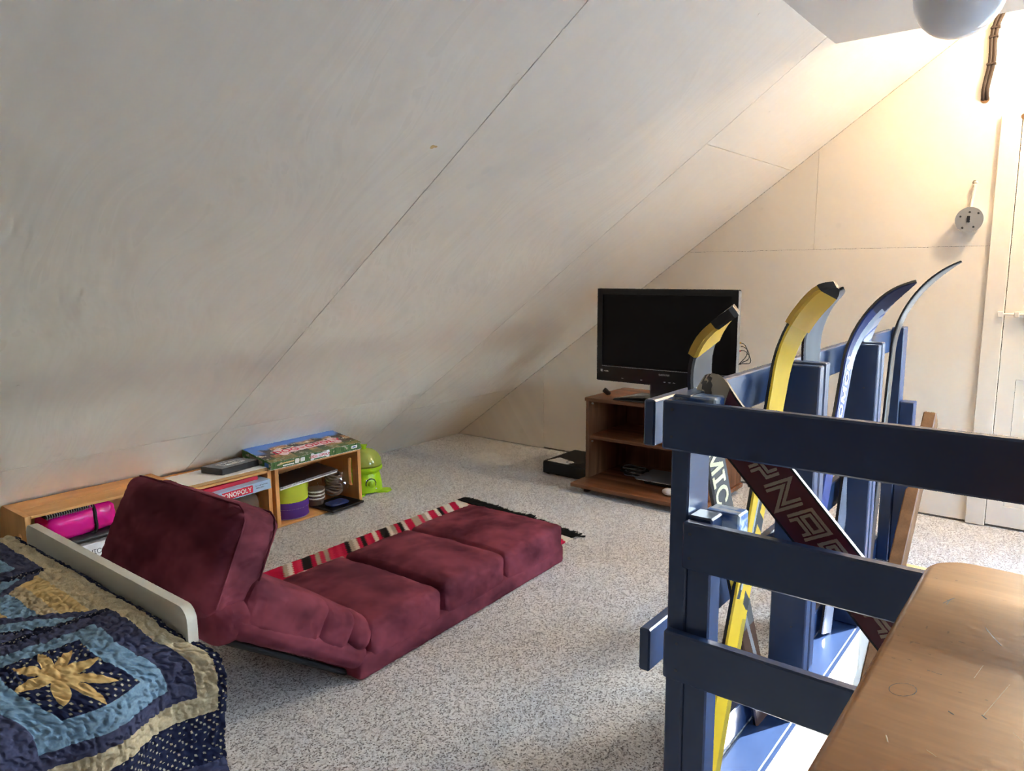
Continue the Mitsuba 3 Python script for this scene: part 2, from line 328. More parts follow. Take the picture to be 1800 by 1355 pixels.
obj('socket', rot(lathe([(0.0001, 0), (0.045, 0), (0.045, 0.02), (0.02, 0.03), (0.02, 0.11), (0.0001, 0.11)], 32), 90, [1, 0, 0]).apply_translation([BP[0], YG, BP[2]]), 'card_white', lp, smooth=40)
obj('neck', frame(trimesh.creation.cylinder(0.013, 0.24, sections=20), [1, 0, 0], [0, 0, 1], [0, -1, 0], BP + [0, 0.16, 0]), 'card_white', lp, smooth=40)
obj('bulb', mov(trimesh.creation.icosphere(3, 0.045), BP), 'card_white', lp, smooth=True, emitter={'type': 'area', 'radiance': rgb(BULB_RADIANCE)})

# electrics on the gable
eb = thing('switch_box', 'round grey metal box with a small black switch on the gable wall', 'electrical box')
def gdisc(r, d, x_, z_, y_=YG): return frame(trimesh.creation.cylinder(r, d, sections=48), [1, 0, 0], [0, 0, 1], [0, -1, 0], [x_, y_ - d / 2, z_])
obj('box', gdisc(0.047, 0.045, -0.462, 1.330), 'card_white', eb, smooth=40)
obj('cover', gdisc(0.0525, 0.004, -0.462, 1.331, YG - 0.0455), 'steel', eb, smooth=40)
obj('switch', bx(-0.470, -0.459, YG - 0.056, YG - 0.0495, 1.320, 1.346, 0.001), 'black_plastic', eb)
for x_, z_ in ((-0.43, 1.356), (-0.495, 1.345), (-0.485, 1.298), (-0.444, 1.300), (-0.462, 1.362)):
    obj('screw', gdisc(0.004, 0.002, x_, z_, YG - 0.0495), 'dark_metal', eb)
obj('wire', tube(spline([(-0.452, YG + 0.004, 1.487), (-0.455, YG - 0.012, 1.484), (-0.458, YG - 0.010, 1.46), (-0.462, YG - 0.007, 1.42), (-0.464, YG - 0.012, 1.372)], 24), 0.0062), 'gable_paint', eb, smooth=True, label='white painted wire')
obj('hole', gdisc(0.009, 0.001, -0.459, 1.488), 'joint_dark', eb)
cb = thing('wall_cable', 'brown cable stapled to the gable wall below the ceiling', 'cable')
plain('cable_brown', (0.050, 0.036, 0.030), 0.5, 0.2)
cp = spline([(-0.36, YG - 0.010, 2.26), (-0.395, YG - 0.010, 2.19), (-0.424, YG - 0.010, 2.13), (-0.436, YG - 0.010, 2.04), (-0.434, YG - 0.010, 1.98), (-0.444, YG - 0.010, 1.90), (-0.449, YG - 0.010, 1.845), (-0.448, YG + 0.004, 1.822)], 40)
for o in (-0.0065, 0.0065): obj('strand', tube(cp + [o, 0, 0], 0.0078), 'cable_brown', cb, smooth=True)
obj('hole', gdisc(0.016, 0.0015, -0.448, 1.823), 'raw_wood', cb)
for i, o in ((4, 0.02), (15, 0), (18, 0), (27, 0)): obj('staple', bx(cp[i][0] - 0.017, cp[i][0] + 0.017, YG - 0.021, YG - 0.001, cp[i][2] - 0.004, cp[i][2] + 0.004, 0.001), 'cable_brown', cb)

# ------------------------------------------------------------------ the blue railing round the stairwell
rl = thing('stair_railing', 'dark blue painted wooden railing around the stairwell', 'railing')
B = 'blue_paint'
def part(name, *a, m=B, parent=rl, b=0.003, **k): return obj(name, bx(*a, b), m, parent, **k)
YR = 1.10                                                 # front faces of the boards that face the camera
part('rail', -0.553, 1.30, YR, YR + 0.020, 0.834, 0.917)
part('rail', -0.511, 1.30, YR, YR + 0.020, 0.634, 0.716)
part('rail', -0.541, 1.30, YR, YR + 0.020, 0.427, 0.514)
part('newel_post', -0.545, -0.5115, YR + 0.021, YR + 0.105, -0.26, 0.925)
part('post_cap', -0.5455, -0.470, YR + 0.021, YR + 0.064, 0.905, 0.924, m='blue_worn')
part('short_post', -0.5105, -0.468, YR + 0.021, YR + 0.066, -0.26, 0.722)
part('short_post', -0.500, -0.440, YR + 0.067, YR + 0.110, 0.64, 0.722, m='blue_worn')
# boards along the left side, their near ends showing past the newel post
XB = -0.60
part('side_rail', XB - 0.022, XB, 1.165, 3.10, 0.818, 0.902, m=B)
part('side_rail', XB - 0.022, XB, 1.165, 3.10, 0.384, 0.468)
part('kick_board', XB - 0.022, XB, 1.21, 3.10, 0.001, 0.082)
part('sill', XB + 0.0005, -0.512, 1.19, 3.055, -0.028, 0.0, m='blue_paint')
# divider posts, each of two boards
for x0, x1, y0, zt in ((-0.589, -0.500, 1.800, 0.902), (-0.594, -0.505, 2.412, 0.902)):
    dp = numbered(rl + '__divider_post')
    scene[dp] = mikit.ply(bx(x0, x1, y0, y0 + 0.036, 0.001, zt, 0.003), B)
    obj('board', bx(x0 + 0.002, x1 + 0.002, y0 + 0.0385, y0 + 0.076, 0.001, zt + 0.004, 0.003), B, dp)
    for dz in (0.06, 0.24, 0.77):
        obj('nail', frame(trimesh.creation.cylinder(0.003, 0.002, sections=10), [1, 0, 0], [0, 0, 1], [0, -1, 0], [(x0 + x1) / 2 + 0.01, y0 - 0.0004, dz]), 'dark_ink', dp)
part('divider_post', -0.600, -0.5575, 3.055, 3.125, 0.001, 0.912)
part('short_post', -0.5565, -0.508, 3.065, 3.12, 0.001, 0.632)
for x_, z_ in ((-0.535, 0.903), (-0.535, 0.857), (-0.497, 0.697), (-0.497, 0.655), (-0.515, 0.497), (-0.515, 0.448)):
    obj('nail', frame(trimesh.creation.cylinder(0.0028, 0.002, sections=10), [1, 0, 0], [0, 0, 1], [0, -1, 0], [x_, YR - 0.0003, z_]), 'dark_ink', rl)

# raw wood handrail that goes down with the stairs
d_ = np.array([0, -0.71, -0.704]); n_ = np.array([0, -0.704, 0.71])
obj('stair_handrail', frame(bx(0, 1.95, -0.0235, 0.0235, -0.04, 0.04, 0.004), d_, [1, 0, 0], np.cross(d_, [1, 0, 0]), [-0.492, 3.355, 0.532]), 'raw_wood', label='bare brown wooden handrail sloping down into the stairwell', cat='handrail')

# ------------------------------------------------------------------ skis
def unit(v): return np.asarray(v, float) / np.linalg.norm(v)
def ski_frame(P0, P1, alpha):
    """tail point, start of the curl, and the turn of the top sheet: 0 faces +x, 90 faces the camera side"""
    L = unit(np.subtract(P1, P0)); a = np.array([1.0, 0, 0]); a = unit(a - L * (a @ L)); c = np.array([0, -1.0, 0]); c = unit(c - L * (c @ L) - a * (c @ a))
    N = math.cos(math.radians(alpha)) * a + math.sin(math.radians(alpha)) * c
    return L, N, np.cross(N, L)
def ski_line(P0, P1, N, L, curl, phi):
    n1, n2 = 26, 26
    A = [np.asarray(P0) + (np.subtract(P1, P0)) * t for t in np.linspace(0, 1, n1)]
    R = curl / math.radians(phi)
    C = [np.asarray(P1) + L * R * math.sin(t) + N * R * (1 - math.cos(t)) for t in np.linspace(0, math.radians(phi), n2)[1:]]
    T = [L] * n1 + [L * math.cos(t) + N * math.sin(t) for t in np.linspace(0, math.radians(phi), n2)[1:]]
    return np.array(A + C), np.array(T)
def ski_body(pts, tan, W, width, thick, s0=0.0, s1=1.0, tip=0.10, waist=0.78, grow=0.0):
    """a strip swept along the line: uv = (0..1 across, metres along); its own vertices for top, base and edges"""
    s = np.r_[0, np.cumsum(np.linalg.norm(np.diff(pts, axis=0), axis=1))]; T = s[-1]
    ss = np.linspace(s0 * T, s1 * T, 90); P = np.stack([np.interp(ss, s, pts[:, k]) for k in range(3)], 1)
    t = np.stack([np.interp(ss, s, tan[:, k]) for k in range(3)], 1); t /= np.linalg.norm(t, axis=1, keepdims=True)
    n = np.cross(t, W)
    q = ss / T
    w = width * (waist + (1 - waist) * (np.abs(q - 0.45) / 0.45) ** 2)
    w = np.minimum(w, width)
    e = np.clip((T - ss) / tip, 0, 1); w = w * (1 - (1 - e) ** 2.6 * 0.97)
    w = w / 2 + grow
    th = thick * (0.55 + 0.45 * np.clip(1.3 - np.abs(q - 0.45) * 1.6, 0, 1)) / 2 + grow
    cols, uvs = [], []
    sec = [(-1, -1), (-1, 0.45), (-0.86, 1), (0.86, 1), (1, 0.45), (1, -1)]
    v, f, uv = [], [], []
    for k in range(6):
        (a0, b0), (a1, b1) = sec[k], sec[(k + 1) % 6]
        base = len(v) * 1
        o = sum(len(x) for x in v)
        A_ = P + W * (a0 * w)[:, None] - n * (b0 * -th)[:, None]; B_ = P + W * (a1 * w)[:, None] - n * (b1 * -th)[:, None]
        v += [A_, B_]
        uv += [np.stack([np.full(90, (a0 + 1) / 2 + (2 if k == 5 else 4 if k in (0, 4) else 0)), ss], 1), np.stack([np.full(90, (a1 + 1) / 2 + (2 if k == 5 else 4 if k in (0, 4) else 0)), ss], 1)]
        for i in range(89):
            f.append([o + i, o + i + 1, o + 90 + i + 1, o + 90 + i])
    for end in (0, 89):
        o = sum(len(x) for x in v)
        ring = np.array([P[end] + W * (a * w[end]) + n[end] * (b * th[end]) for a, b in sec]); v.append(ring); uv.append(np.tile([[4.5, ss[end]]], (6, 1)))
        tri = [[o, o + 1, o + 2, o + 3], [o, o + 3, o + 4, o + 5]]
        f += tri if end else [t_[::-1] for t_ in tri]
    m = trimesh.Trimesh(np.vstack(v), np.vstack([np.array(f)[:, [0, 1, 2]], np.array(f)[:, [0, 2, 3]]]), process=False)
    return m, np.vstack(uv), T

def ski_mat(name, top, base, edge, rough=0.22, spec=0.6):
    def col(p, n, uv):
        u, s = uv.x, uv.y
        c = top(u, s, p)
        c = dr.select(u > 1.5, V(*base), c)
        return dr.select(u > 3.5, V(*edge), c)
    return mat(name, principled(proc(col), rough, spec))
def pick(c, col, m): return dr.select(m, V(*col), c)

def yellow_top(u, s, p):
    c = V(0.62, 0.40, 0.02) + 0.0 * u
    c = pick(c, (0.36, 0.25, 0.03), (u < 0.30) & (s < 0.40))
    z_ = s + 0.16 * u
    w_ = s * 17 - u * 0.8
    c = pick(c, (0.03, 0.03, 0.032), (w_ - dr.floor(w_) < 0.50) & (u < 0.42) & (s > 0.42) & (s < 0.70))
    c = pick(c, (0.03, 0.03, 0.032), (dr.abs(u - 0.58 + 1.6 * (s - 0.56)) < 0.09) & (s > 0.44) & (s < 0.72))
    c = pick(c, (0.30, 0.30, 0.30), (dr.abs(u - 0.60 + 0.5 * (s - 0.60)) < 0.05) & (s > 0.46) & (s < 0.70))
    c = pick(c, (0.60, 0.58, 0.45), (dr.abs(u - 0.66 - 2.0 * (s - 0.80)) < 0.14) & (s > 0.76) & (s < 0.83))
    return c
def silver_top(u, s, p):
    c = V(0.085, 0.087, 0.092) + 0.0 * u
    c = pick(c, (0.06, 0.03, 0.022), s < 0.34)
    c = pick(c, (0.20, 0.20, 0.21), (dr.abs(u - 0.30 - 1.2 * (s - 0.18)) < 0.09) & (s < 0.40))
    c = pick(c, (0.60, 0.39, 0.03), (s > 0.43) & (s < 0.52) & (u > 0.15))
    c = pick(c, (0.03, 0.03, 0.032), (dr.abs(u - 0.55 - 3 * (s - 0.475)) < 0.09) & (s > 0.445) & (s < 0.508))
    return c
def maroon_top(u, s, p):
    m = fbm(p.x * 14, p.y * 14, p.z * 14, 3)
    return mix(V(0.070, 0.012, 0.016), V(0.105, 0.020, 0.026), m)
def blue_top(u, s, p):
    c = V(0.006, 0.018, 0.125) + 0.0 * u
    c = pick(c, (0.006, 0.009, 0.045), s > 1.10)
    return pick(c, (0.26, 0.30, 0.38), (u < 0.50 - 0.9 * (s - 1.02)) & (s > 0.92) & (s < 1.12))
def grey_top(u, s, p): return mix(V(0.25, 0.27, 0.30), V(0.30, 0.32, 0.35), noise(s * 8, u * 4, 0))
def pale_top(u, s, p):
    c = V(0.26, 0.27, 0.33) + 0.0 * u
    return pick(c, (0.05, 0.07, 0.22), (dr.abs(dr.sin(70 * (s + 0.06 * u))) < 0.35) & (s > 0.9))
def thin_top(u, s, p): return mix(V(0.20, 0.21, 0.22), V(0.035, 0.037, 0.04), smoothstep(0.0, 0.05, 0.98 - s))
ski_mat('ski_yellow', yellow_top, (0.05, 0.05, 0.05), (0.02, 0.02, 0.02))
ski_mat('ski_silver', silver_top, (0.05, 0.05, 0.05), (0.02, 0.02, 0.02), 0.26)
ski_mat('ski_maroon', maroon_top, (0.03, 0.03, 0.03), (0.02, 0.02, 0.02), 0.4)
ski_mat('ski_blue', blue_top, (0.10, 0.08, 0.06), (0.10, 0.085, 0.065), 0.5, 0.2)
ski_mat('ski_pale', pale_top, (0.10, 0.08, 0.06), (0.03, 0.028, 0.026), 0.4, 0.3)
ski_mat('ski_grey', grey_top, (0.03, 0.03, 0.03), (0.015, 0.015, 0.015))
ski_mat('ski_thin', thin_top, (0.10, 0.10, 0.11), (0.02, 0.02, 0.022))
plain('tip_yellow', (0.66, 0.40, 0.05), 0.3, 0.5)
plain('tip_black', (0.02, 0.02, 0.022), 0.25, 0.5)
plain('tip_grey', (0.34, 0.37, 0.42), 0.3, 0.5)

def ski(P0, P1, alpha, curl, phi, width, mtl, label, group='skis standing in the railing', tipguard=None, thick=0.012, tip=0.10, words=()):
    L, N, W = ski_frame(P0, P1, alpha)
    pts, tan = ski_line(P0, P1, N, L, curl, phi)
    k = thing('ski', label, 'ski', group)
    m, uv, T = ski_body(pts, tan, W, width, thick, tip=tip)
    obj('body', m, mtl, k, smooth=True, uv=uv)
    if tipguard:
        a = 1 - tipguard / T; b = 1 - 0.20 * tipguard / T
        g, _, _ = ski_body(pts, tan, W, width, thick, a, b, tip=tip, grow=0.004); obj('tip_guard', g, 'tip_yellow', k, smooth=False, label='yellow plastic tip guard')
        g, _, _ = ski_body(pts, tan, W, width, thick, b, 1.0, tip=tip, grow=0.005); obj('tip_cap', g, 'tip_black', k, smooth=False, label='black tip cap')
    for (w_, h, wd, s, u, mt, flip, bold) in words:
        t = text(w_, h, 0.0006, bold); t.apply_transform(np.diag([wd / t.bounds[1][0], 1, 1, 1])); t.apply_translation([-t.bounds[1][0] / 2, -h / 2, 0])
        X, Y = (-L, W) if not flip else (L, -W)
        if np.cross(X, Y) @ N < 0: Y = -Y
        obj('lettering', frame(t, X, Y, N, np.asarray(P0) + L * s + W * u + N * (thick * 0.5 + 0.0002)), mt, k)
    return k
ski((-0.572, 1.735, 0.012), (-0.572, 1.300, 0.900), 15, 0.225, 56, 0.066, 'ski_silver', 'dark silver ski with cream lettering and a yellow tip in front of the television', tipguard=0.112, tip=0.045,
    words=(('ATOMIC', 0.036, 0.300, 0.868, 0.004, 'cream_ink', False, True),))
ski((-0.560, 1.348, 0.005), (-0.556, 1.690, 0.895), 20, 0.235, 56, 0.066, 'ski_yellow', 'bright yellow ski with black graphics and yellow tip, leaning across the silver one', tipguard=0.125, tip=0.05)
ski((-0.565, 2.02, 0.005), (-0.565, 1.945, 0.930), 25, 0.19, 60, 0.064, 'ski_grey', 'grey ski with black edge just behind the yellow ski tip', tipguard=None, tip=0.05)
ski((-0.560, 1.895, 0.005), (-0.556, 2.268, 0.850), 8, 0.31, 60, 0.070, 'ski_blue', 'dark blue ski with white lettering beside the second divider post', tip=0.12,
    words=(('SALOMON', 0.022, 0.30, 0.80, 0.004, 'white_ink', True, True),))
ski((-0.578, 2.300, 0.005), (-0.572, 2.520, 0.870), 10, 0.27, 60, 0.066, 'ski_pale', 'pale purple ski close behind the blue ski tip', tip=0.10)
ski((-0.545, 2.660, 0.005), (-0.545, 2.815, 0.850), 0, 0.37, 60, 0.066, 'ski_thin', 'slim grey ski farthest along the railing with the highest tip', tip=0.16, thick=0.010)

# the maroon ski lies across the near corner with its base to the camera
mk = thing('ski', 'maroon ski with large tan lettering leaning across the near end of the railing', 'ski', 'skis standing in the railing')
mL = unit((-0.683, 0.0, 0.730)); mN = np.array([0, 1.0, 0]); mW = np.cross(mN, mL)
mP1 = np.array([-0.462, 1.158, 0.880]); mP0 = mP1 - mL * 1.19
mpts, mtan = ski_line(mP0, mP1, mN, mL, 0.108, 58)
m_, uv_, T_ = ski_body(mpts, mtan, mW, 0.078, 0.012, tip=0.07, waist=0.94)
def maroon_base(p, n, uv):
    u, s = uv.x - 2, uv.y
    m = fbm(p.x * 14, p.y * 14, p.z * 14, 3)
    c = mix(V(0.075, 0.012, 0.016), V(0.110, 0.020, 0.027), m)
    t = s - float(T_) + 0.128
    edge = t - 0.055 * dr.abs(u - 0.5)
    tip = edge > 0.035
    c = pick(c, (0.36, 0.32, 0.25), tip)
    c = pick(c, (0.012, 0.010, 0.010), tip & (dr.abs(edge - 0.085 - 0.10 * dr.abs(u - 0.5)) < 0.016) & (dr.abs(u - 0.5) < 0.36))
    c = pick(c, (0.012, 0.010, 0.010), (dr.abs(u - 0.5) > 0.455) & ~tip)
    return dr.select(uv.x > 3.5, V(0.02, 0.02, 0.02), dr.select(uv.x < 1.5, V(0.03, 0.03, 0.03), c))
mat('ski_maroon_base', principled(proc(maroon_base), 0.38, 0.5))
obj('body', m_, 'ski_maroon_base', mk, smooth=True, uv=uv_)
GLYPH = {'D': [[(0, 0), (0, 1), (.75, 1), (1, .75), (1, .25), (.75, 0), (0, 0)]], 'Y': [[(0, 1), (0, .5), (1, .5), (1, 1)], [(.5, .5), (.5, 0)]], 'N': [[(0, 0), (0, 1), (1, 0), (1, 1)]],
         'A': [[(0, 0), (0, 1), (1, 1), (1, 0)], [(0, .42), (1, .42)]], 'S': [[(1, 1), (0, 1), (0, .5), (1, .5), (1, 0), (0, 0)]], 'T': [[(0, 1), (1, 1)], [(.5, 1), (.5, 0)]], 'R': [[(0, 0), (0, 1), (1, 1), (1, .5), (0, .5)], [(.45, .5), (1, 0)]]}
def glyphs(word, pitch, w, h):          # angular letters with hollow strokes
    out = []
    for k, ch in enumerate(word):
        lines = [LineString([(k * pitch + w * x + 0.010 * (y - 0.5), h * (y - 0.5)) for x, y in g]) for g in GLYPH[ch]]
        o = cat_([l.buffer(0.0064, cap_style=2, join_style=2) for l in lines]); c = cat_([l.buffer(0.0013, cap_style=2, join_style=2) for l in lines])
        out.append(ext(o.difference(c), 0.0005))
    return cat(out)
def cat_(ps):
    r = ps[0]
    for p in ps[1:]: r = r.union(p)
    return r
t_ = glyphs('DYNASTAR', 0.057, 0.036, 0.036)
fX, fY, fZ = -mL, np.array([0.730, 0, 0.683]), np.array([0, -1.0, 0])
obj('lettering', frame(t_, fX, fY, fZ, mP1 - mL * 0.010 + fZ * 0.0062), 'tan_ink', mk)
obj('front_sill', bx(-0.511, 1.25, 1.122, 1.195, -0.028, 0.0, 0.003), 'blue_paint', rl)

# ------------------------------------------------------------------ television and its stand
ts = thing('tv_stand', 'small walnut brown television stand with open shelves against the gable wall', 'tv stand')
sx0, sx1, sy0, sy1 = -2.044, -1.358, 3.20, 3.60
obj('top', bx(sx0 - 0.004, sx1 + 0.004, sy0 - 0.006, sy1, 0.461, 0.480), 'walnut_y', ts)
obj('side', bx(sx0, sx0 + 0.018, sy0, sy1, 0.051, 0.4605), 'walnut_z', ts)
obj('side', bx(sx1 - 0.018, sx1, sy0, sy1, 0.051, 0.4605), 'walnut_z', ts)
obj('shelf', bx(sx0 + 0.0185, sx1 - 0.0185, sy0 + 0.004, sy1 - 0.01, 0.262, 0.281), 'walnut_y', ts)
obj('base_board', bx(sx0 - 0.012, sx1 + 0.012, sy0 - 0.125, sy1, 0.030, 0.050), 'walnut_y', ts)
obj('back_panel', bx(sx0 + 0.0185, sx1 - 0.0185, sy1 - 0.009, sy1 - 0.002, 0.051, 0.4605), 'walnut_z', ts)
for x_, y_ in ((sx0 + 0.05, sy0 - 0.06), (sx1 - 0.05, sy0 - 0.06), (sx0 + 0.05, sy1 - 0.06), (sx1 - 0.05, sy1 - 0.06)):
    obj('foot', trimesh.creation.cylinder(0.018, 0.0285, sections=24).apply_translation([x_, y_, 0.0150]), 'black_plastic', ts, smooth=40)
for z_ in (0.445, 0.245): obj('shelf_pin', rot(trimesh.creation.cylinder(0.005, 0.008, sections=14), 90, [0, 1, 0]).apply_translation([sx0 + 0.022, sy0 + 0.03, z_]), 'steel', ts)

tv = thing('television', 'black flat screen television standing on the walnut stand', 'television')
tx0, tx1, tz0, tz1, ty = -1.980, -1.252, 0.577, 1.040, 3.20
bez = sbox(tx0, tz0, tx1, tz1).buffer(-0.006).buffer(0.006)
scr = sbox(tx0 + 0.030, tz0 + 0.082, tx1 - 0.030, tz1 - 0.030)
obj('bezel', xz(bez.difference(scr), ty, 0.03), 'black_gloss', tv)
obj('screen', xz(scr.buffer(-0.0008), ty + 0.009, 0.012), 'screen_glass', tv)
obj('back', trimesh.Trimesh([(x, y, z) for x in (tx0 + 0.012, tx1 - 0.012) for z in (tz0 + 0.01, tz1 - 0.01) for y in (ty + 0.0305, ty + 0.045)] + [(x, ty + 0.095, z) for x in (tx0 + 0.16, tx1 - 0.16) for z in (tz0 + 0.06, tz1 - 0.12)]).convex_hull, 'black_plastic', tv)
obj('side_trim', bx(tx1 - 0.0045, tx1 + 0.0015, ty + 0.001, ty + 0.031, tz0 + 0.01, tz1 - 0.006, 0.001), 'grey_plastic', tv)
obj('trim_line', bx(tx0 + 0.03, tx1 - 0.03, ty - 0.0012, ty + 0.002, tz0 + 0.0745, tz0 + 0.077, 0.0004), 'grey_plastic', tv)
obj('neck', bx(-1.70, -1.53, ty + 0.035, ty + 0.085, 0.4925, 0.60, 0.008), 'black_gloss', tv)
obj('base', trimesh.Trimesh([(x, y, z) for x, y, z in ((-1.89, 3.212, .481), (-1.34, 3.212, .481), (-1.86, 3.455, .481), (-1.37, 3.455, .481), (-1.885, 3.216, .489), (-1.345, 3.216, .489), (-1.855, 3.45, .489), (-1.375, 3.45, .489), (-1.70, 3.235, .505), (-1.53, 3.235, .505), (-1.70, 3.29, .515), (-1.53, 3.29, .515))]).convex_hull, 'black_gloss', tv)
def ontv(m, x_, z_): return frame(m, [1, 0, 0], [0, 0, 1], [0, -1, 0], [x_, ty - 0.0002, z_])
t_ = text('EMERSON', 0.0085, 0.0005, True); obj('lettering', ontv(t_, -1.632, tz0 + 0.050), 'grey_plastic', tv)
obj('lettering', ontv(text('HDMI', 0.007, 0.0005, True), -1.938, tz0 + 0.047), 'grey_ink', tv); obj('sticker', bx(-1.957, -1.946, ty - 0.0009, ty, tz0 + 0.046, tz0 + 0.058, 0.0002), 'grey_ink', tv)
for x_ in (-1.83, -1.725, -1.60, -1.575, -1.55): obj('button', bx(x_ - 0.006, x_ + 0.006, ty - 0.0012, ty, tz0 + 0.018, tz0 + 0.022, 0.0003), 'grey_plastic', tv)

vc = thing('video_cable', 'black cable with red, white and yellow plugs at the right side of the television', 'cable')
for col_, z_, bow in (('tip_yellow', 0.800, 0.045), ('paper', 0.783, 0.060), ('red_ink', 0.763, 0.072)):
    obj('plug', rot(lathe([(0.0001, 0), (0.0055, 0), (0.0055, 0.02), (0.003, 0.036), (0.0001, 0.036)], 16), 90, [0, 1, 0]).apply_translation([-1.292, 3.262, z_]), col_, vc, smooth=40)
    obj('wire', tube(spline([(-1.257, 3.262, z_), (-1.257 + 0.5 * bow, 3.262, z_ - 0.012), (-1.257 + 0.62 * bow, 3.27, z_ - 0.05), (-1.270, 3.28, 0.698), (-1.278, 3.28, 0.674)], 30), 0.0016, 6), 'black_plastic', vc, smooth=True)
obj('lead', tube(spline([(-1.278, 3.28, 0.678), (-1.288, 3.285, 0.648), (-1.315, 3.30, 0.58), (-1.333, 3.34, 0.51), (-1.342, 3.45, 0.485), (-1.338, 3.60, 0.4844), (-1.338, 3.66, 0.40), (-1.338, 3.66, 0.02)], 60), 0.0040, 8), 'black_plastic', vc, smooth=True)
sc_ = thing('plastic_clip', 'small black plastic piece at the back left edge of the stand top', 'clip')
obj('body', rot(bx(-0.022, 0.022, -0.008, 0.008, 0, 0.026, 0.004), 35, [0, 1, 0]).apply_translation([-2.005, 3.33, 0.484]), 'black_plastic', sc_)

bb = thing('disc_player', 'flat black electronics box on the carpet left of the walnut stand', 'disc player')
obj('case', bx(-2.375, -2.060, 3.277, 3.60, 0.006, 0.074, 0.003), 'black_matte', bb)
obj('front_panel', bx(-2.372, -2.063, 3.2735, 3.2772, 0.010, 0.070, 0.001), 'black_gloss', bb)
for x_, y_ in ((-2.35, 3.30), (-2.085, 3.30), (-2.35, 3.57), (-2.085, 3.57)): obj('foot', trimesh.creation.cylinder(0.012, 0.006, sections=16).apply_translation([x_, y_, 0.0031]), 'black_plastic', bb)
tg = thing('paper_slip', 'white paper slip with a thin dark lead lying on the flat black box', 'paper')
obj('sheet', frame(ext(Polygon([(-2.355, 3.29), (-2.215, 3.285), (-2.205, 3.345), (-2.335, 3.385)]), 0.0012), [1, 0, 0], [0, 1, 0], [0, 0, 1], [0, 0, 0.0746]), 'paper', tg)
obj('lead', tube(spline([(-2.20, 3.33, .078), (-2.235, 3.35, .079), (-2.245, 3.325, .079), (-2.21, 3.30, .078), (-2.15, 3.32, .077)], 24), 0.0016, 6), 'black_plastic', tg, smooth=True)
cc = thing('cable_coil', 'coil of dark cable on the bottom shelf of the walnut stand', 'cable')
rng = np.random.default_rng(4)
for k in range(7):
    a = np.linspace(0, 2 * np.pi, 50)
    r0, e = 0.062 + 0.012 * rng.random(), 0.75 + 0.2 * rng.random()
    obj('loop', tube(np.stack([-1.85 + r0 * np.cos(a + k) + 0.008 * rng.standard_normal(), 3.385 + e * 0.7 * r0 * np.sin(a + k), 0.057 + k * 0.006 + 0.003 * np.sin(3 * a + k)], 1)[:-1], 0.0038, 6, closed=True), 'black_plastic' if k % 3 else 'grey_plastic', cc, smooth=True)
fo = thing('paper_folder', 'thin grey folder lying on the bottom shelf of the walnut stand', 'folder')
obj('cover', rot(bx(-1.785, -1.50, 3.262, 3.47, 0.076, 0.080, 0.001), 2, [0, 0, 1], (-1.65, 3.36, 0)), 'grey_plastic', fo)
obj('sheets', rot(bx(-1.78, -1.50, 3.268, 3.468, 0.0715, 0.0755, 0.0005), 2, [0, 0, 1], (-1.65, 3.36, 0)), 'paper', fo)
bo = thing('black_case', 'flat black case under the grey folder on the bottom shelf', 'case')
obj('body', bx(-1.745, -1.47, 3.285, 3.47, 0.0505, 0.0705, 0.004), 'black_matte', bo)
wm = thing('white_plug', 'small rounded white plug on the bottom shelf beside the newel post', 'plug')
obj('body', frame(trimesh.creation.icosphere(3, 1.0), [0.036, 0, 0], [0, 0.025, 0], [0, 0, 0.018], [-1.548, 3.175, 0.0685]), 'card_white', wm, smooth=True)
obj('cord', tube(spline([(-1.52, 3.18, 0.066), (-1.49, 3.20, 0.055), (-1.44, 3.24, 0.0545)], 16), 0.003, 8), 'card_white', wm, smooth=True)

# ------------------------------------------------------------------ the floor lounge chair
def grid_box(n):
    m = trimesh.creation.box([2, 2, 2])
    for _ in range(n): m = m.subdivide()
    m.merge_vertices()
    return m
GB = {n: grid_box(n) for n in (4, 5, 6)}
def pillow(lx, ly, lz, r=0.03, puff=0.02, seed=0, level=5, wr=0.003, under=0.0, side=0.008):
    m = GB[level].copy(); p = np.array(m.vertices); h = np.array([lx, ly, lz]) / 2
    p = np.sign(p) * np.abs(np.sin(np.abs(p) * np.pi / 2)) ** 1.0 if False else p
    # crowd the lattice towards the edges
    p = np.sign(p) * (1 - (1 - np.abs(p)) ** 1.35)
    r = min(r, h.min() * 0.98)
    c = np.clip(p * h, -(h - r), h - r); d = p * h - c
    L = np.linalg.norm(d, axis=1, keepdims=True); d = d / np.maximum(L, 1e-9)
    q = c + r * d
    fx, fy, fz = (1 - np.abs(q[:, k] / h[k]) ** 2.4 for k in range(3))
    fx, fy, fz = (np.clip(f, 0, 1) for f in (fx, fy, fz))
    q[:, 2] += np.where(q[:, 2] > 0, puff, -under) * (fx * fy) ** 0.8 * np.abs(q[:, 2]) / h[2]
    q[:, 0] += side * np.sign(q[:, 0]) * fy * fz * np.abs(q[:, 0] / h[0]) ** 4
    q[:, 1] += side * np.sign(q[:, 1]) * fx * fz * np.abs(q[:, 1] / h[1]) ** 4
    # folds: finer towards the seams, broad over the middle
    near = 1 - (fx * fy) ** 0.5
    w = meshkit.fbm(q * [14, 14, 14], 3, seed) - 0.5
    f = meshkit.fbm(q * [70, 24, 30] + 3, 3, seed + 5) - 0.5
    g = meshkit.fbm(q * [24, 70, 30] + 7, 3, seed + 9) - 0.5
    q += d * (wr * 1.6 * w + wr * 1.5 * near * (np.where(np.abs(d[:, 1]) > np.abs(d[:, 0]), f, g)))[:, None]
    m.vertices = q
    return m
lc = thing('floor_lounge_chair', 'maroon suede folding floor lounger with three flat cushions, back and headrest raised', 'floor chair')
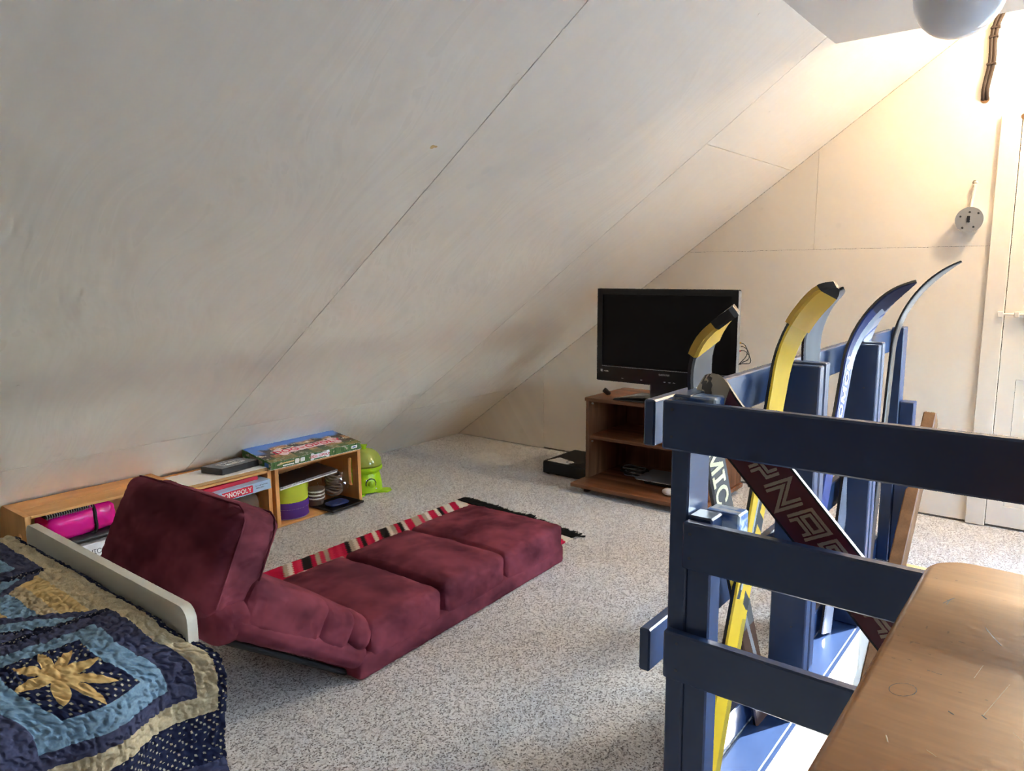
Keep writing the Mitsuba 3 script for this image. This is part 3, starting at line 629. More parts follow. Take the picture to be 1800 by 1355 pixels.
LA = math.radians(2.2); lA, lC = np.array([-math.sin(LA), math.cos(LA), 0]), np.array([math.cos(LA), math.sin(LA), 0]); lO = np.array([-1.745, 1.235, 0.003])
def lounge(m): return frame(m, lC, lA, [0, 0, 1], lO)                       # local: x across, y along towards the gable, z up
obj('base_pad', lounge(mov(pillow(0.464, 1.060, 0.075, 0.016, 0.0, 1, 6, 0.0022), [0, 0.512, 0.036])), 'suede', lc, smooth=True)
for i, (a0, a1, pf) in enumerate(((0.022, 0.322, 0.022), (0.336, 0.655, 0.026), (0.660, 1.030, 0.020))):
    obj('seat_cushion', lounge(mov(pillow(0.466, a1 - a0, 0.112, 0.020, pf, 11 + i, 6, 0.0045), [0, (a0 + a1) / 2, 0.098])), 'suede', lc, smooth=True)
TH = math.radians(34)
bD, bN = np.array([0, -math.cos(TH), math.sin(TH)]), np.array([0, math.sin(TH), math.cos(TH)])
def backpart(m): return lounge(frame(m, [-1, 0, 0], bD, bN, [0, -0.01, 0.020]))     # x across, y up the back, z off the back
obj('back_base', backpart(mov(pillow(0.462, 0.51, 0.070, 0.030, 0.0, 21, 6, 0.003), [0, 0.252, 0.040])), 'suede', lc, smooth=True)
for i, (a0, a1) in enumerate(((0.000, 0.112), (0.090, 0.225), (0.200, 0.480))):
    obj('back_cushion', backpart(mov(pillow(0.466, a1 - a0, 0.105 + 0.010 * i, (0.050, 0.036, 0.032)[i], 0.012, 31 + i, 5 if i < 2 else 6, 0.004), [0, (a0 + a1) / 2, 0.090])), 'suede', lc, smooth=True)
HD = unit([0, 0.43, 0.90]); HN = np.array([0, -HD[2], HD[1]])
hp = lounge(frame(pillow(0.520, 0.265, 0.140, 0.034, 0.012, 41, 6, 0.0085, under=0.008), [1, 0, 0], HD, [0, HN[1], HN[2]], [-0.050, -0.338, 0.440]))
hr = obj('headrest', hp, 'suede', lc, smooth=True)
def hpt(x, a, z): return lO + lC * (x - 0.050) + lA * (-0.338 + HD[1] * a + HN[1] * z) + np.array([0, 0, 0.440 + HD[2] * a + HN[2] * z])
for zz in (0.046, -0.046):
    obj('seam', tube(np.array([hpt(x, a, zz) for x, a in [(-0.23, 0.134)] + [(x, 0.136) for x in np.linspace(-0.2, 0.228, 12)] + [(0.250, 0.125), (0.264, 0.105)] + [(0.2665, a) for a in np.linspace(0.08, -0.10, 8)]]), 0.0026, 6), 'suede', hr, smooth=True)
obj('joint_fold', lounge(mov(pillow(0.455, 0.13, 0.11, 0.045, 0.0, 51, 5, 0.006), [0, -0.375, 0.322])), 'suede', lc, smooth=True)
for x_ in (-0.17, 0.17):
    obj('hinge_frame', lounge(tube([(x_, 0.10, 0.012), (x_, -0.02, 0.012), (x_, -0.38, 0.262)], 0.009, 10)), 'black_matte', lc, smooth=True)

# ------------------------------------------------------------------ woven rug under the lounger
def rug_col(p, n, uv):
    u, v = uv.x, uv.y
    st = dr.floor(u / 0.018)
    q = v + 0.010 * (st - 6 * dr.floor(st / 6))
    k = dr.floor(q / 0.021); r = cell_rand(k, 3, 1)
    c = pick(V(0.42, 0.012, 0.045) + 0.0 * u, (0.62, 0.57, 0.50), r > 0.38)
    c = pick(c, (0.015, 0.013, 0.014), r > 0.58)
    c = pick(c, (0.34, 0.28, 0.22), r > 0.72)
    c = pick(c, (0.50, 0.03, 0.07), r > 0.84)
    weave = 0.82 + 0.3 * noise(u * 700, v * 420, 0.0)
    return c * weave
def rug_h(p, n, uv): return 0.0008 * dr.abs(dr.sin(uv.y * 1500)) * (0.5 + 0.5 * dr.sin(uv.x * 1100))
mat('rug_weave', bump(principled(proc(rug_col), 0.95, 0.1), proc(rug_h, 0.0005)))
rg = thing('woven_rug', 'red, black and white striped woven rug under the maroon lounger', 'rug')
rA, rB, rC, rD = np.array([-2.385, 1.29, 0]), np.array([-1.69, 1.28, 0]), np.array([-1.664, 2.515, 0]), np.array([-2.405, 2.612, 0])
nu, nv = 60, 120
gu, gv = np.meshgrid(np.linspace(0, 1, nu), np.linspace(0, 1, nv), indexing='ij')
P_ = (1 - gu)[..., None] * ((1 - gv)[..., None] * rA + gv[..., None] * rD) + gu[..., None] * ((1 - gv)[..., None] * rB + gv[..., None] * rC)
wob_ = 0.006 * (meshkit.fbm(P_ * 3, 2, 3) - 0.5) * (1 - gu)
P_[..., 0] += wob_
P_[..., 2] = 0.0075 + 0.003 * meshkit.fbm(P_ * 9, 2, 6)
top_ = P_.reshape(-1, 3); bot_ = top_ * [1, 1, 0] + [0, 0, 0.001]
f1 = np.array([[i * nv + j, (i + 1) * nv + j, (i + 1) * nv + j + 1, i * nv + j + 1] for i in range(nu - 1) for j in range(nv - 1)])
rim = [i * nv for i in range(nu)] + [(nu - 1) * nv + j for j in range(1, nv)] + [i * nv + nv - 1 for i in range(nu - 2, -1, -1)] + [j for j in range(nv - 2, 0, -1)]
f2 = np.array([[rim[k], len(top_) + rim[k], len(top_) + rim[(k + 1) % len(rim)], rim[(k + 1) % len(rim)]] for k in range(len(rim))])
uvr = np.stack([gu.ravel() * 0.70, gv.ravel() * 1.28], 1)
obj('weave', (np.vstack([top_, bot_]), np.vstack([f1, f2])), 'rug_weave', rg, uv=np.vstack([uvr, uvr]))
frs = []
for k in range(230):
    t = (k + 0.5) / 230; b0 = rD * (1 - t) + rC * t
    d = np.array([0.010 * rng.standard_normal() + 0.008, 0.062 + 0.008 * rng.standard_normal() + 0.030 * math.exp(-((t - 0.56) / 0.05) ** 2), 0])
    frs.append(tube(np.array([b0 + [0, -0.012, 0.012], b0 + d * 0.35 + [0, 0, 0.011], b0 + d * 0.7 + [0.004 * rng.standard_normal(), 0, 0.006], b0 + d + [0.006 * rng.standard_normal(), 0, 0.004]]), 0.0028, 5))
obj('fringe', cat(frs), 'black_yarn', rg, kind='stuff', label='black fringe')
obj('end_band', frame(ext(Polygon([(rD[0], rD[1] - 0.012), (rC[0], rC[1] - 0.012), (rC[0], rC[1] + 0.03), (rD[0], rD[1] + 0.03)]), 0.006), [1, 0, 0], [0, 1, 0], [0, 0, 1], [0, 0, 0.0075]), 'black_yarn', rg)

# ------------------------------------------------------------------ pine crates and what is kept in them
def slot(poly, h): return ext(poly, h)
def crate(y0, y1, x_front, depth, top, label, gap=0.004):
    """a slatted pine crate lying on its side, its open top turned to the room"""
    k = thing('wooden_crate', label, 'crate', 'pine crates along the sloping wall')
    xb = x_front - depth
    hole = LineString([(-0.055, 0), (0.055, 0)]).buffer(0.016)
    for y_ in (y0, y1 - 0.018):
        prof = Polygon([(x_front, 0.001), (x_front, top), (max(xb, slope_x(top) + 0.012), top), (xb, max(0.001, SM * (xb - X0) - 0.012)), (xb, 0.001)])
        prof = prof.difference(affinity.translate(affinity.rotate(hole, 90, origin=(0, 0)), x_front - 0.060, top * 0.55))
        obj('end_panel', xz(prof, 0, 0.018).apply_transform(np.eye(4)).apply_translation([0, y_, 0]), 'pine_z', k)
    n = 2
    for part_, z_ in (('bottom_slat', 0.001), ('top_slat', top - 0.010)):
        xl = max(xb, slope_x(z_ + (0.010 if part_ == 'top_slat' else 0.0)) + 0.014)
        w = (x_front - xl - gap) / n
        for i in range(n):
            obj(part_, bx(xl + i * (w + gap), xl + i * (w + gap) + w, y0 + 0.0185 if part_ == 'bottom_slat' else y0 + 0.0185, y1 - 0.0185, z_, z_ + 0.010, 0.0015), 'pine_y', k)
    zb = max(0.012, 0.0)
    for i, (z0, z1) in enumerate(((0.015, top * 0.45), (top * 0.5, top - 0.016))):
        x_ = max(xb, slope_x(z1) + 0.014)
        obj('back_slat', bx(x_, x_ + 0.008, y0 + 0.0185, y1 - 0.0185, z0, z1, 0.0015), 'pine_y', k)
    return k
c1 = crate(0.862, 1.395, -2.800, 0.30, 0.312, 'pine crate with its top bare, behind the white footboard, holding a pink bag')
c2 = crate(1.415, 1.812, -2.790, 0.30, 0.272, 'pine crate under the white board, holding the pale blue game box')
c3 = crate(1.828, 2.312, -2.785, 0.30, 0.272, 'pine crate at the right end, holding the green and purple tins')
wb = obj('white_board', rot(bx(-3.035, -2.800, 1.415, 1.802, 0.2745, 0.2865, 0.001), -3.0, [0, 1, 0], (-2.80, 0, 0.2745)), 'paper', label='thin white board lying on top of the middle crate', cat='board')
obj('edge', rot(bx(-2.7995, -2.796, 1.415, 1.802, 0.2735, 0.2850, 0.0005), -3.0, [0, 1, 0], (-2.80, 0, 0.2745)), 'chip_edge', wb)
# film case on the white board
dv = thing('disc_case', 'black disc case with grey cover on the white board', 'disc case')
DV = trimesh.transformations.rotation_matrix(math.radians(-3), [0, 1, 0], (-2.8, 0, 0.2745)) @ trimesh.transformations.rotation_matrix(math.radians(8), [0, 0, 1], (-2.9, 1.70, 0))
def dvp(m): m.apply_transform(DV); return m
obj('case', dvp(bx(-2.985, -2.845, 1.600, 1.795, 0.2872, 0.314, 0.002)), 'black_plastic', dv)
obj('cover', dvp(bx(-2.981, -2.849, 1.604, 1.791, 0.3142, 0.3148, 0.0002)), 'grey_plastic', dv)
obj('cover_frame', dvp(frame(ext(sbox(-2.945, 1.645, -2.885, 1.755).difference(sbox(-2.94, 1.65, -2.89, 1.75)), 0.0004), [1, 0, 0], [0, 1, 0], [0, 0, 1], [0, 0, 0.3149])), 'white_ink', dv)
for i in range(4): obj('cover_line', dvp(bx(-2.932 + i * 0.010, -2.927 + i * 0.010, 1.665, 1.735 - 0.012 * (i % 2), 0.3149, 0.3153, 0.0001)), 'white_ink' if i != 1 else 'dark_ink', dv)

# board game on the right crate, its back edge resting on the sloping wall
GT = math.radians(7.5)
gX, gY, gZ = np.array([0, 1.0, 0]), np.array([-math.cos(GT), 0, math.sin(GT)]), np.array([math.sin(GT), 0, math.cos(GT)])
GO = np.array([-2.772, 1.800, 0.2735])
def game(m): return frame(m, gX, gY, gZ, GO)              # x along the front, y to the back, z up
def game_top(p, n, uv):
    u, v = uv.x, uv.y
    a, b, r = voronoi(u * 34 + 3 * noise(u * 40, v * 40, 0), v * 34 + 3 * noise(u * 40, v * 40, 4))
    k = noise(u * 120, v * 120, 2.0)
    c = mix(V(0.30, 0.105, 0.03), V(0.52, 0.30, 0.12), r)
    c = pick(c, (0.055, 0.035, 0.022), cell_rand(dr.floor(u * 21), dr.floor(v * 20 + 0.4), 2) > 0.62)
    c = pick(c, (0.62, 0.52, 0.40), (r > 0.72) & (a < 0.35))
    c = c * (0.55 + 0.9 * k)
    c = mix(c, V(0.07, 0.13, 0.03), smoothstep(0.30, 0.12, v / 0.22) * 0.7)
    sky = smoothstep(0.165, 0.195, v + 0.03 * noise(u * 26, 0, 1)) + smoothstep(0.06, 0.03, u) * smoothstep(0.09, 0.13, v)
    return mix(c, V(0.085, 0.19, 0.46), dr.clip(sky, 0, 1))
def game_side(p, n, uv):
    u, v = uv.x, uv.y
    g = mix(V(0.018, 0.075, 0.022), V(0.10, 0.19, 0.06), noise(u * 190, v * 60, 0.0))
    sp = smoothstep(0.60, 0.66, fbm(u * 60, v * 60, 3.0, 3))
    return mix(g, V(0.42, 0.36, 0.27), sp * smoothstep(0.006, 0.016, v))
mat('game_top', principled(proc(game_top), 0.28, 0.5)); mat('game_side', principled(proc(game_side), 0.32, 0.5))
gm = thing('board_game', 'flat green and brown board game box with a bone-shaped title on the right-hand pine crate', 'board game')
def planed(w, h, d, fn):          # a slab with uv = its own x and y in metres
    m = trimesh.creation.box(bounds=[[0, 0, 0], [w, h, d]]); return m, np.array(m.vertices)[:, :2]
gw, gd, gh = 0.505, 0.222, 0.037
obj('box', game(bx(0, gw, 0, gd, 0, gh - 0.001, 0.0012)), 'paper', gm)
m_, uv_ = planed(gw - 0.002, gd - 0.002, 0.0008, None); obj('lid_print', game(mov(m_, [0.001, 0.001, gh - 0.0009])), 'game_top', gm, uv=uv_)
m_, uv_ = planed(gw - 0.002, gh - 0.004, 0.0008, None); obj('front_print', game(frame(m_, [1, 0, 0], [0, 0, 1], [0, -1, 0], [0.001, 0.0002, 0.003])), 'game_side', gm, uv=uv_)
m_, uv_ = planed(gd - 0.002, gh - 0.004, 0.0008, None); obj('side_print', game(frame(m_, [0, -1, 0], [0, 0, 1], [-1, 0, 0], [0.0002, gd - 0.001, 0.003])), 'game_side', gm, uv=uv_)
def bone(w, h):
    return sbox(-w / 2, -h * 0.34, w / 2, h * 0.34).union(cat_([Point(sx * w / 2, sy * h * 0.26).buffer(h * 0.33) for sx in (-1, 1) for sy in (-1, 1)])).buffer(-h * 0.04).buffer(h * 0.04)
def cat_(ps):
    r = ps[0]
    for p in ps[1:]: r = r.union(p)
    return r
plain('bone_pink', (0.72, 0.52, 0.50), 0.35, 0.4)
bn = obj('title_bone', game(mov(ext(bone(0.30, 0.072), 0.0008), [0.265, 0.092, gh])), 'bone_pink', gm)
t_ = text('DOG-OPOLY', 0.034, 0.0006, True); t_.apply_transform(np.diag([1.28, 1, 1, 1])); t_.apply_translation([0.265 - t_.bounds[:, 0].mean(), 0.076, gh + 0.0009]); obj('lettering', game(t_), 'red_ink', bn)
bn = obj('front_bone', game(frame(mov(ext(bone(0.088, 0.030), 0.0006), [0.262, 0.019, 0]), [1, 0, 0], [0, 0, 1], [0, -1, 0], [0, -0.0008, 0])), 'card_white', gm)
t_ = text('DOG-OPOLY', 0.0125, 0.0005, True); t_.apply_translation([0.262 - t_.bounds[:, 0].mean(), 0.0130, 0]); obj('lettering', game(frame(t_, [1, 0, 0], [0, 0, 1], [0, -1, 0], [0, -0.0015, 0])), 'red_ink', bn)
for x0, w_, z0, h_, c_ in ((0.060, 0.06, 0.008, 0.006, 'white_ink'), (0.045, 0.075, 0.020, 0.006, 'pale_wood'), (0.445, 0.036, 0.012, 0.015, 'card_white'), (0.125, 0.020, 0.008, 0.022, 'paper'), (0.155, 0.022, 0.010, 0.019, 'card_white')):
    obj('print_patch', game(bx(x0, x0 + w_, -0.0013, -0.0007, z0, z0 + h_, 0.0002)), c_, gm)
obj('print_patch', game(bx(0.450, 0.470, -0.0017, -0.0013, 0.017, 0.022, 0.0001)), 'blue_ink', gm)
for y0, w_, c_ in ((0.015, 0.03, 'blue_ink'), (0.075, 0.085, 'tan_ink')): obj('print_patch', game(bx(-0.0012, -0.0006, y0, y0 + w_, 0.008, 0.027, 0.0002)), c_, gm)

# left crate: pink bag, dark notebook, papers
pk = thing('pink_bag', 'bright pink bag with a dark strap inside the left crate', 'bag')
plain('pink_vinyl', (0.62, 0.008, 0.22), 0.28, 0.5)
PK = dict(center=(-2.885, 1.055, 0.0))
bag = pillow(0.130, 0.230, 0.092, 0.022, 0.008, 71, 5, 0.003)
obj('body', rot(mov(bag, [0, 0, 0.0]), 4, [1, 0, 0]).apply_translation([-2.878, 1.050, 0.238]), 'pink_vinyl', pk, smooth=True)
for z_ in (0.226, 0.256):
    obj('seam', tube(np.array([(-2.8085 - 0.008 * abs(t) ** 3, 1.050 + 0.092 * t, z_ + 0.006 * t) for t in np.linspace(-1, 1, 24)]), 0.0022, 6), 'bone_pink', pk, smooth=True)
obj('strap', tube(spline([(-2.85, 1.09, 0.290), (-2.812, 1.089, 0.276), (-2.803, 1.087, 0.24), (-2.806, 1.086, 0.205), (-2.815, 1.07, 0.192)], 24), 0.006, 8), 'black_matte', pk, smooth=True)
nb = thing('spiral_notebook', 'black spiral notebook lying on the pink bag', 'notebook')
NBM = lambda m: mov(rot(m, 2, [1, 0, 0], (0, 1.0, 0.22)), [0.01, 0.0, 0.068])
obj('cover', NBM(bx(-2.93, -2.815, 0.925, 1.070, 0.2215, 0.2275, 0.001)), 'black_matte', nb)
for i in range(20): obj('ring', NBM(tube([(-2.815 + 0.006 * math.cos(a), 0.931 + i * 0.0078, 0.2265 + 0.009 * math.sin(a)) for a in np.linspace(-2.6, 2.6, 9)], 0.0012, 5)), 'steel', nb, smooth=True)
pw = thing('pouch', 'dark glossy pouch under the pink bag in the left crate', 'pouch')
obj('body', mov(pillow(0.12, 0.24, 0.026, 0.012, 0.004, 73, 5, 0.004), [-2.862, 1.065, 0.1790]), 'black_plastic', pw, smooth=True)
gb = thing('game_box', 'white game box with fine lettering under the pink bag in the left crate', 'game box')
obj('box', bx(-3.000, -2.795, 0.900, 1.36, 0.0125, 0.160, 0.0015), 'card_white', gb)
t_ = text('ELECTRONIC', 0.018, 0.0005); t_.apply_translation([0.935, 0.118, 0]); obj('lettering', frame(t_, [0, 1, 0], [0, 0, 1], [1, 0, 0], [-2.7949, 0, 0]), 'dark_ink', gb)

# middle crate: the blue game box, a red box above it and a brown bag below
mb = thing('game_box', 'pale blue and white game box with red lettering strip in the middle crate', 'game box')
plain('box_blue', (0.36, 0.50, 0.68), 0.4, 0.4)
MBM = lambda m: rot(m, 1.5, [1, 0, 0], (0, 1.62, 0.2))
obj('box', MBM(bx(-3.02, -2.760, 1.436, 1.790, 0.196, 0.238, 0.0015)), 'box_blue', mb)
obj('red_strip', MBM(bx(-2.7602, -2.7592, 1.560, 1.702, 0.201, 0.233, 0.0003)), 'red_ink', mb)
t_ = text('MONOPOLY', 0.019, 0.0005, True); t_.apply_translation([1.702 - 0.006 - t_.bounds[1][0], 0.2075, 0]); obj('lettering', MBM(frame(t_, [0, 1, 0], [0, 0, 1], [1, 0, 0], [-2.7591, 0, 0])), 'white_ink', mb)
for z_, s_ in ((0.222, 'Fast-Dealing Property'), (0.213, 'Trading Game')):
    t_ = text(s_, 0.0042, 0.0004); t_.apply_translation([1.715, z_, 0]); obj('lettering', MBM(frame(t_, [0, 1, 0], [0, 0, 1], [1, 0, 0], [-2.7597, 0, 0])), 'dark_ink', mb)
rb = thing('game_box', 'red and grey game box lying on the pale blue game box', 'game box')
obj('box', MBM(bx(-3.02, -2.800, 1.440, 1.755, 0.2385, 0.256, 0.001)), 'red_ink', rb); obj('label_panel', MBM(bx(-2.96, -2.83, 1.62, 1.72, 0.2561, 0.2566, 0.0002)), 'grey_plastic', rb)
ub = thing('brown_bag', 'crumpled brown bag under the pale blue game box', 'bag')
plain('brown_cloth', (0.13, 0.09, 0.065), 0.7, 0.3)
obj('body', mov(pillow(0.17, 0.33, 0.170, 0.06, 0.01, 75, 5, 0.010), [-2.890, 1.610, 0.100]), 'brown_cloth', ub, smooth=True)

# right crate: two round tins, a book, a bag of paper plates, a tablet
plain('tin_lime', (0.52, 0.58, 0.045), 0.35, 0.4); plain('tin_purple', (0.085, 0.030, 0.23), 0.35, 0.4); plain('tin_rim', (0.30, 0.26, 0.38), 0.4, 0.4)
TC = np.array([-2.888, 1.957])
def tin(z0, h, m_, label):
    k = thing('round_tin', label, 'tin', 'round tins in the right crate')
    obj('body', lathe([(0.0001, z0), (0.0905, z0), (0.0915, z0 + 0.002), (0.0915, z0 + h * 0.62), (0.0001, z0 + h * 0.62)], 64).apply_translation([*TC, 0]), m_, k, smooth=40)
    obj('lid', lathe([(0.0001, z0 + h * 0.6205), (0.0945, z0 + h * 0.6205), (0.0945, z0 + h - 0.002), (0.0925, z0 + h), (0.0001, z0 + h)], 64).apply_translation([*TC, 0]), m_, k, smooth=40)
    return k
k_ = tin(0.0125, 0.076, 'tin_purple', 'purple round tin, the lower of the two in the right crate')
for z_ in (0.0145, 0.0595): obj('rim', tube(np.array([(TC[0] + 0.093 * math.cos(a), TC[1] + 0.093 * math.sin(a), z_) for a in np.linspace(0, 2 * math.pi, 65)[:-1]]), 0.0016, 6, closed=True), 'tin_rim', k_, smooth=True)
tin(0.0892, 0.084, 'tin_lime', 'lime green round tin stacked on the purple tin')
bk = thing('book', 'dark grey paperback lying on the lime green tin', 'book')
BKM = lambda m: rot(rot(m, 5, [1, 0, 0], (0, 1.9, 0.175)), -6, [0, 0, 1], (-2.85, 1.95, 0))
obj('pages', BKM(bx(-2.945, -2.770, 1.856, 2.150, 0.1745, 0.1885, 0.0005)), 'paper', bk)
obj('cover', BKM(bx(-2.947, -2.768, 1.854, 2.152, 0.1888, 0.1905, 0.0005)), 'black_plastic', bk)
obj('spine', BKM(bx(-2.7678, -2.7662, 1.854, 2.152, 0.1815, 0.1905, 0.0004)), 'grey_plastic', bk)
t_ = text("TODAY'S SIMPLE COLOUR", 0.0055, 0.0004, True); t_.apply_translation([1.868, 0.1835, 0]); obj('lettering', BKM(frame(t_, [0, 1, 0], [0, 0, 1], [1, 0, 0], [-2.7661, 0, 0])), 'white_ink', bk)
pt = thing('paper_cups', 'short stack of striped paper cups beside the tins', 'paper cups')
for i in range(7): obj('cup_rim', lathe([(0.0001, 0), (0.040, 0), (0.043, 0.004), (0.043, 0.007), (0.0001, 0.007)], 40).apply_translation([-2.885, 2.112, 0.044 + i * 0.0085]), 'paper' if i % 2 else 'brown_cloth', pt, smooth=40)
obj('cup', lathe([(0.0001, 0), (0.030, 0), (0.040, 0.0305), (0.0001, 0.0305)], 40).apply_translation([-2.885, 2.112, 0.0125]), 'brown_cloth', pt, smooth=40)
sb = thing('plastic_bag', 'clear crinkled plastic bag full of brown cord in the right crate', 'bag')
scene['clear_plastic'] = {'type': 'thindielectric', 'int_ior': 1.5}
obj('skin', mov(pillow(0.14, 0.12, 0.150, 0.05, 0.01, 81, 4, 0.012), [-2.89, 2.222, 0.105]), 'clear_plastic', sb, smooth=False)
for i in range(9):
    a = np.linspace(0, 2 * np.pi, 40)[:-1]; r_ = 0.034 + 0.008 * rng.random()
    obj('cord', tube(np.stack([-2.89 + r_ * np.cos(a + i), 2.222 + 0.9 * r_ * np.sin(a + i), 0.055 + 0.011 * i + 0.006 * np.sin(2 * a + i)], 1), 0.0055, 7, closed=True), 'brown_cloth', sb, smooth=True)
tb = thing('tablet', 'black tablet lying on the bottom of the right crate', 'tablet')
obj('body', rot(bx(-2.905, -2.735, 2.085, 2.285, 0.0125, 0.0225, 0.003), 3, [0, 0, 1], (-2.8, 2.2, 0)), 'black_plastic', tb); obj('screen', rot(bx(-2.895, -2.745, 2.095, 2.275, 0.0226, 0.0232, 0.0003), 3, [0, 0, 1], (-2.8, 2.2, 0)), 'screen_glass', tb)
bp_ = thing('blue_packet', 'small dark blue shiny packet on the black tablet', 'packet')
plain('foil_blue', (0.012, 0.025, 0.11), 0.2, 0.6)
obj('body', mov(pillow(0.060, 0.100, 0.016, 0.007, 0.004, 83, 4, 0.003), [-2.795, 2.165, 0.0325]), 'foil_blue', bp_, smooth=True)

# ------------------------------------------------------------------ the green humidifier
hm = thing('humidifier', 'lime green humidifier with a clear dome beside the right crate', 'humidifier')
plain('lime_plastic', (0.36, 0.62, 0.015), 0.25, 0.5)
scene['lime_clear'] = two(principled((0.30, 0.36, 0.055), 0.10, 0.6, clearcoat=0.6))
HC = np.array([-2.905, 2.440, 0.0])
sq = lambda prof: frame(lathe(prof, 64), [0.96, 0, 0], [0, 1.0, 0], [0, 0, 1], HC)
obj('base', sq([(0.0001, 0.010), (0.078, 0.010), (0.086, 0.016), (0.084, 0.05), (0.076, 0.095), (0.070, 0.108), (0.0001, 0.108)]), 'lime_plastic', hm, smooth=35)
obj('collar', sq([(0.0001, 0.1085), (0.070, 0.1085), (0.086, 0.122), (0.090, 0.132), (0.088, 0.142), (0.0001, 0.142)]), 'lime_plastic', hm, smooth=35)
obj('tank', sq([(0.0001, 0.1425), (0.085, 0.1425), (0.087, 0.155), (0.083, 0.178), (0.070, 0.202), (0.050, 0.219), (0.026, 0.228), (0.0001, 0.230)]), 'lime_clear', hm, smooth=True, label='clear green dome')
obj('spout', mov(lathe([(0.0001, 0), (0.012, 0), (0.012, 0.014), (0.017, 0.016), (0.017, 0.022), (0.0001, 0.022)], 32), HC + [0, -0.004, 0.229]), 'lime_plastic', hm, smooth=40)
dirk = unit([0.86, -0.32, 0]); kx = np.array([-dirk[1], dirk[0], 0])
kn = obj('knob', frame(lathe([(0.0001, 0), (0.024, 0), (0.024, 0.004), (0.016, 0.006), (0.014, 0.018), (0.0001, 0.020)], 40), kx, [0, 0, 1], dirk, HC + dirk * 0.0765 + [0, 0, 0.060]), 'lime_plastic', hm, smooth=40)
obj('dial_ring', frame(trimesh.creation.annulus(0.0245, 0.028, 0.003, sections=40), kx, [0, 0, 1], dirk, HC + dirk * 0.0765 + [0, 0, 0.060]), 'dark_ink', hm, smooth=40)
for i, dz in enumerate((0.022, -0.026)): obj('indicator', frame(trimesh.creation.cylinder(0.003, 0.002, sections=12), kx, [0, 0, 1], dirk, HC + dirk * 0.0795 + kx * (-0.024 + 0.05 * i) + [0, 0, 0.060 + dz]), 'white_ink', hm)
for a in (-70, 45, 150):
    c_, s_ = math.cos(math.radians(a)), math.sin(math.radians(a))
    f_ = Polygon([(-0.02, -0.026), (0.03, -0.030), (0.045, -0.012), (0.036, -0.004), (0.050, 0.004), (0.036, 0.010), (0.044, 0.024), (0.02, 0.030), (-0.02, 0.026)]).buffer(0.004)
    obj('foot', frame(ext(f_, 0.0085), [c_, s_, 0], [-s_, c_, 0], [0, 0, 1], HC + np.array([c_, s_, 0]) * 0.078 + [0, 0, 0.001]), 'lime_plastic', hm)

# ------------------------------------------------------------------ bed and quilt
bd = thing('bed', 'low white bed frame with a plain white footboard at the lower left', 'bed')
fb = sbox(-2.200, 0.02, -1.362, 0.472)
fb = fb.intersection(fb.buffer(-0.030).buffer(0.030).union(sbox(-2.200, 0.02, -1.362, 0.2)))
obj('footboard', xz(fb, 0.677, 0.021), 'frame_white', bd, smooth=30)
obj('side_rail', bx(-1.402, -1.380, -1.25, 0.676, 0.16, 0.27), 'frame_white', bd); obj('side_rail', bx(-2.190, -2.168, -1.25, 0.676, 0.16, 0.27), 'frame_white', bd)
for x_, y_ in ((-1.38, -1.24), (-2.19, -1.24)): obj('leg', bx(x_ - 0.02, x_ + 0.02, y_, y_ + 0.04, 0.001, 0.30), 'frame_white', bd)
plain('ticking', (0.6, 0.6, 0.58), 0.9, 0.1)
obj('mattress', mov(pillow(0.70, 1.88, 0.14, 0.06, 0.0, 91, 5, 0.002), [-1.800, -0.29, 0.338]), 'ticking', bd, smooth=True)

CU, CZ, CR = -1.468, 0.312, 0.130
def quilt_path(U):
    """centre line of the quilt across the bed: U = 0 on the turn over the edge"""
    a = np.clip((U + CR * np.pi / 4) / CR, 0, np.pi / 2)
    x = np.where(U < -CR * np.pi / 4, CU + U + CR * np.pi / 4, CU + CR * np.sin(a)); z = CZ + CR * np.cos(a)
    below = np.maximum(U - CR * np.pi / 4, 0)
    return x, z - below, np.sin(a), np.cos(a)
uu, vv = np.linspace(-0.86, 0.395, 520), np.linspace(-0.28, 0.668, 390)
gU, gV = np.meshgrid(uu, vv, indexing='ij')
qx, qz, nx_, nz_ = quilt_path(gU)
dp_ = np.clip((gU + 0.060) / 0.11, 0, 1); dp_ = dp_ * dp_ * (3 - 2 * dp_)
pp = np.stack([gU, gV, 0 * gU], -1)
qn = meshkit.noise(pp * [85, 85, 1] + 5, 3) * 0.7 + meshkit.noise(pp * [150, 150, 1], 8) * 0.3
stitch = np.exp(-((qn - 0.5) / 0.075) ** 2)
qh = -0.0052 * stitch + 0.0045 * (meshkit.noise(pp * 120, 12) - 0.5) + 0.007 * (meshkit.fbm(pp * 4.5, 3, 17) - 0.5) + 0.006 * (meshkit.fbm(pp * 14, 2, 19) - 0.5)
edge_ = np.clip((0.668 - gV) / 0.03, 0, 1)
fold = dp_ * (0.014 * np.sin(gV * 17 + 1.0) + 0.010 * np.sin(gV * 31) + 0.022)
qx = qx + nx_ * qh + fold; qz = qz + nz_ * qh - 0.012 * (1 - edge_) ** 2 * (1 - dp_)
qy = gV + dp_ * 0.048 + 0.006 * np.sin(gU * 20) * dp_
qtop = np.stack([qx, qy, np.maximum(qz, 0.012)], -1).reshape(-1, 3)
nU, nV = gU.shape
qf = np.array([[i * nV + j, (i + 1) * nV + j, (i + 1) * nV + j + 1, i * nV + j + 1] for i in range(nU - 1) for j in range(nV - 1)])
quv = np.stack([gU.ravel(), gV.ravel()], 1)

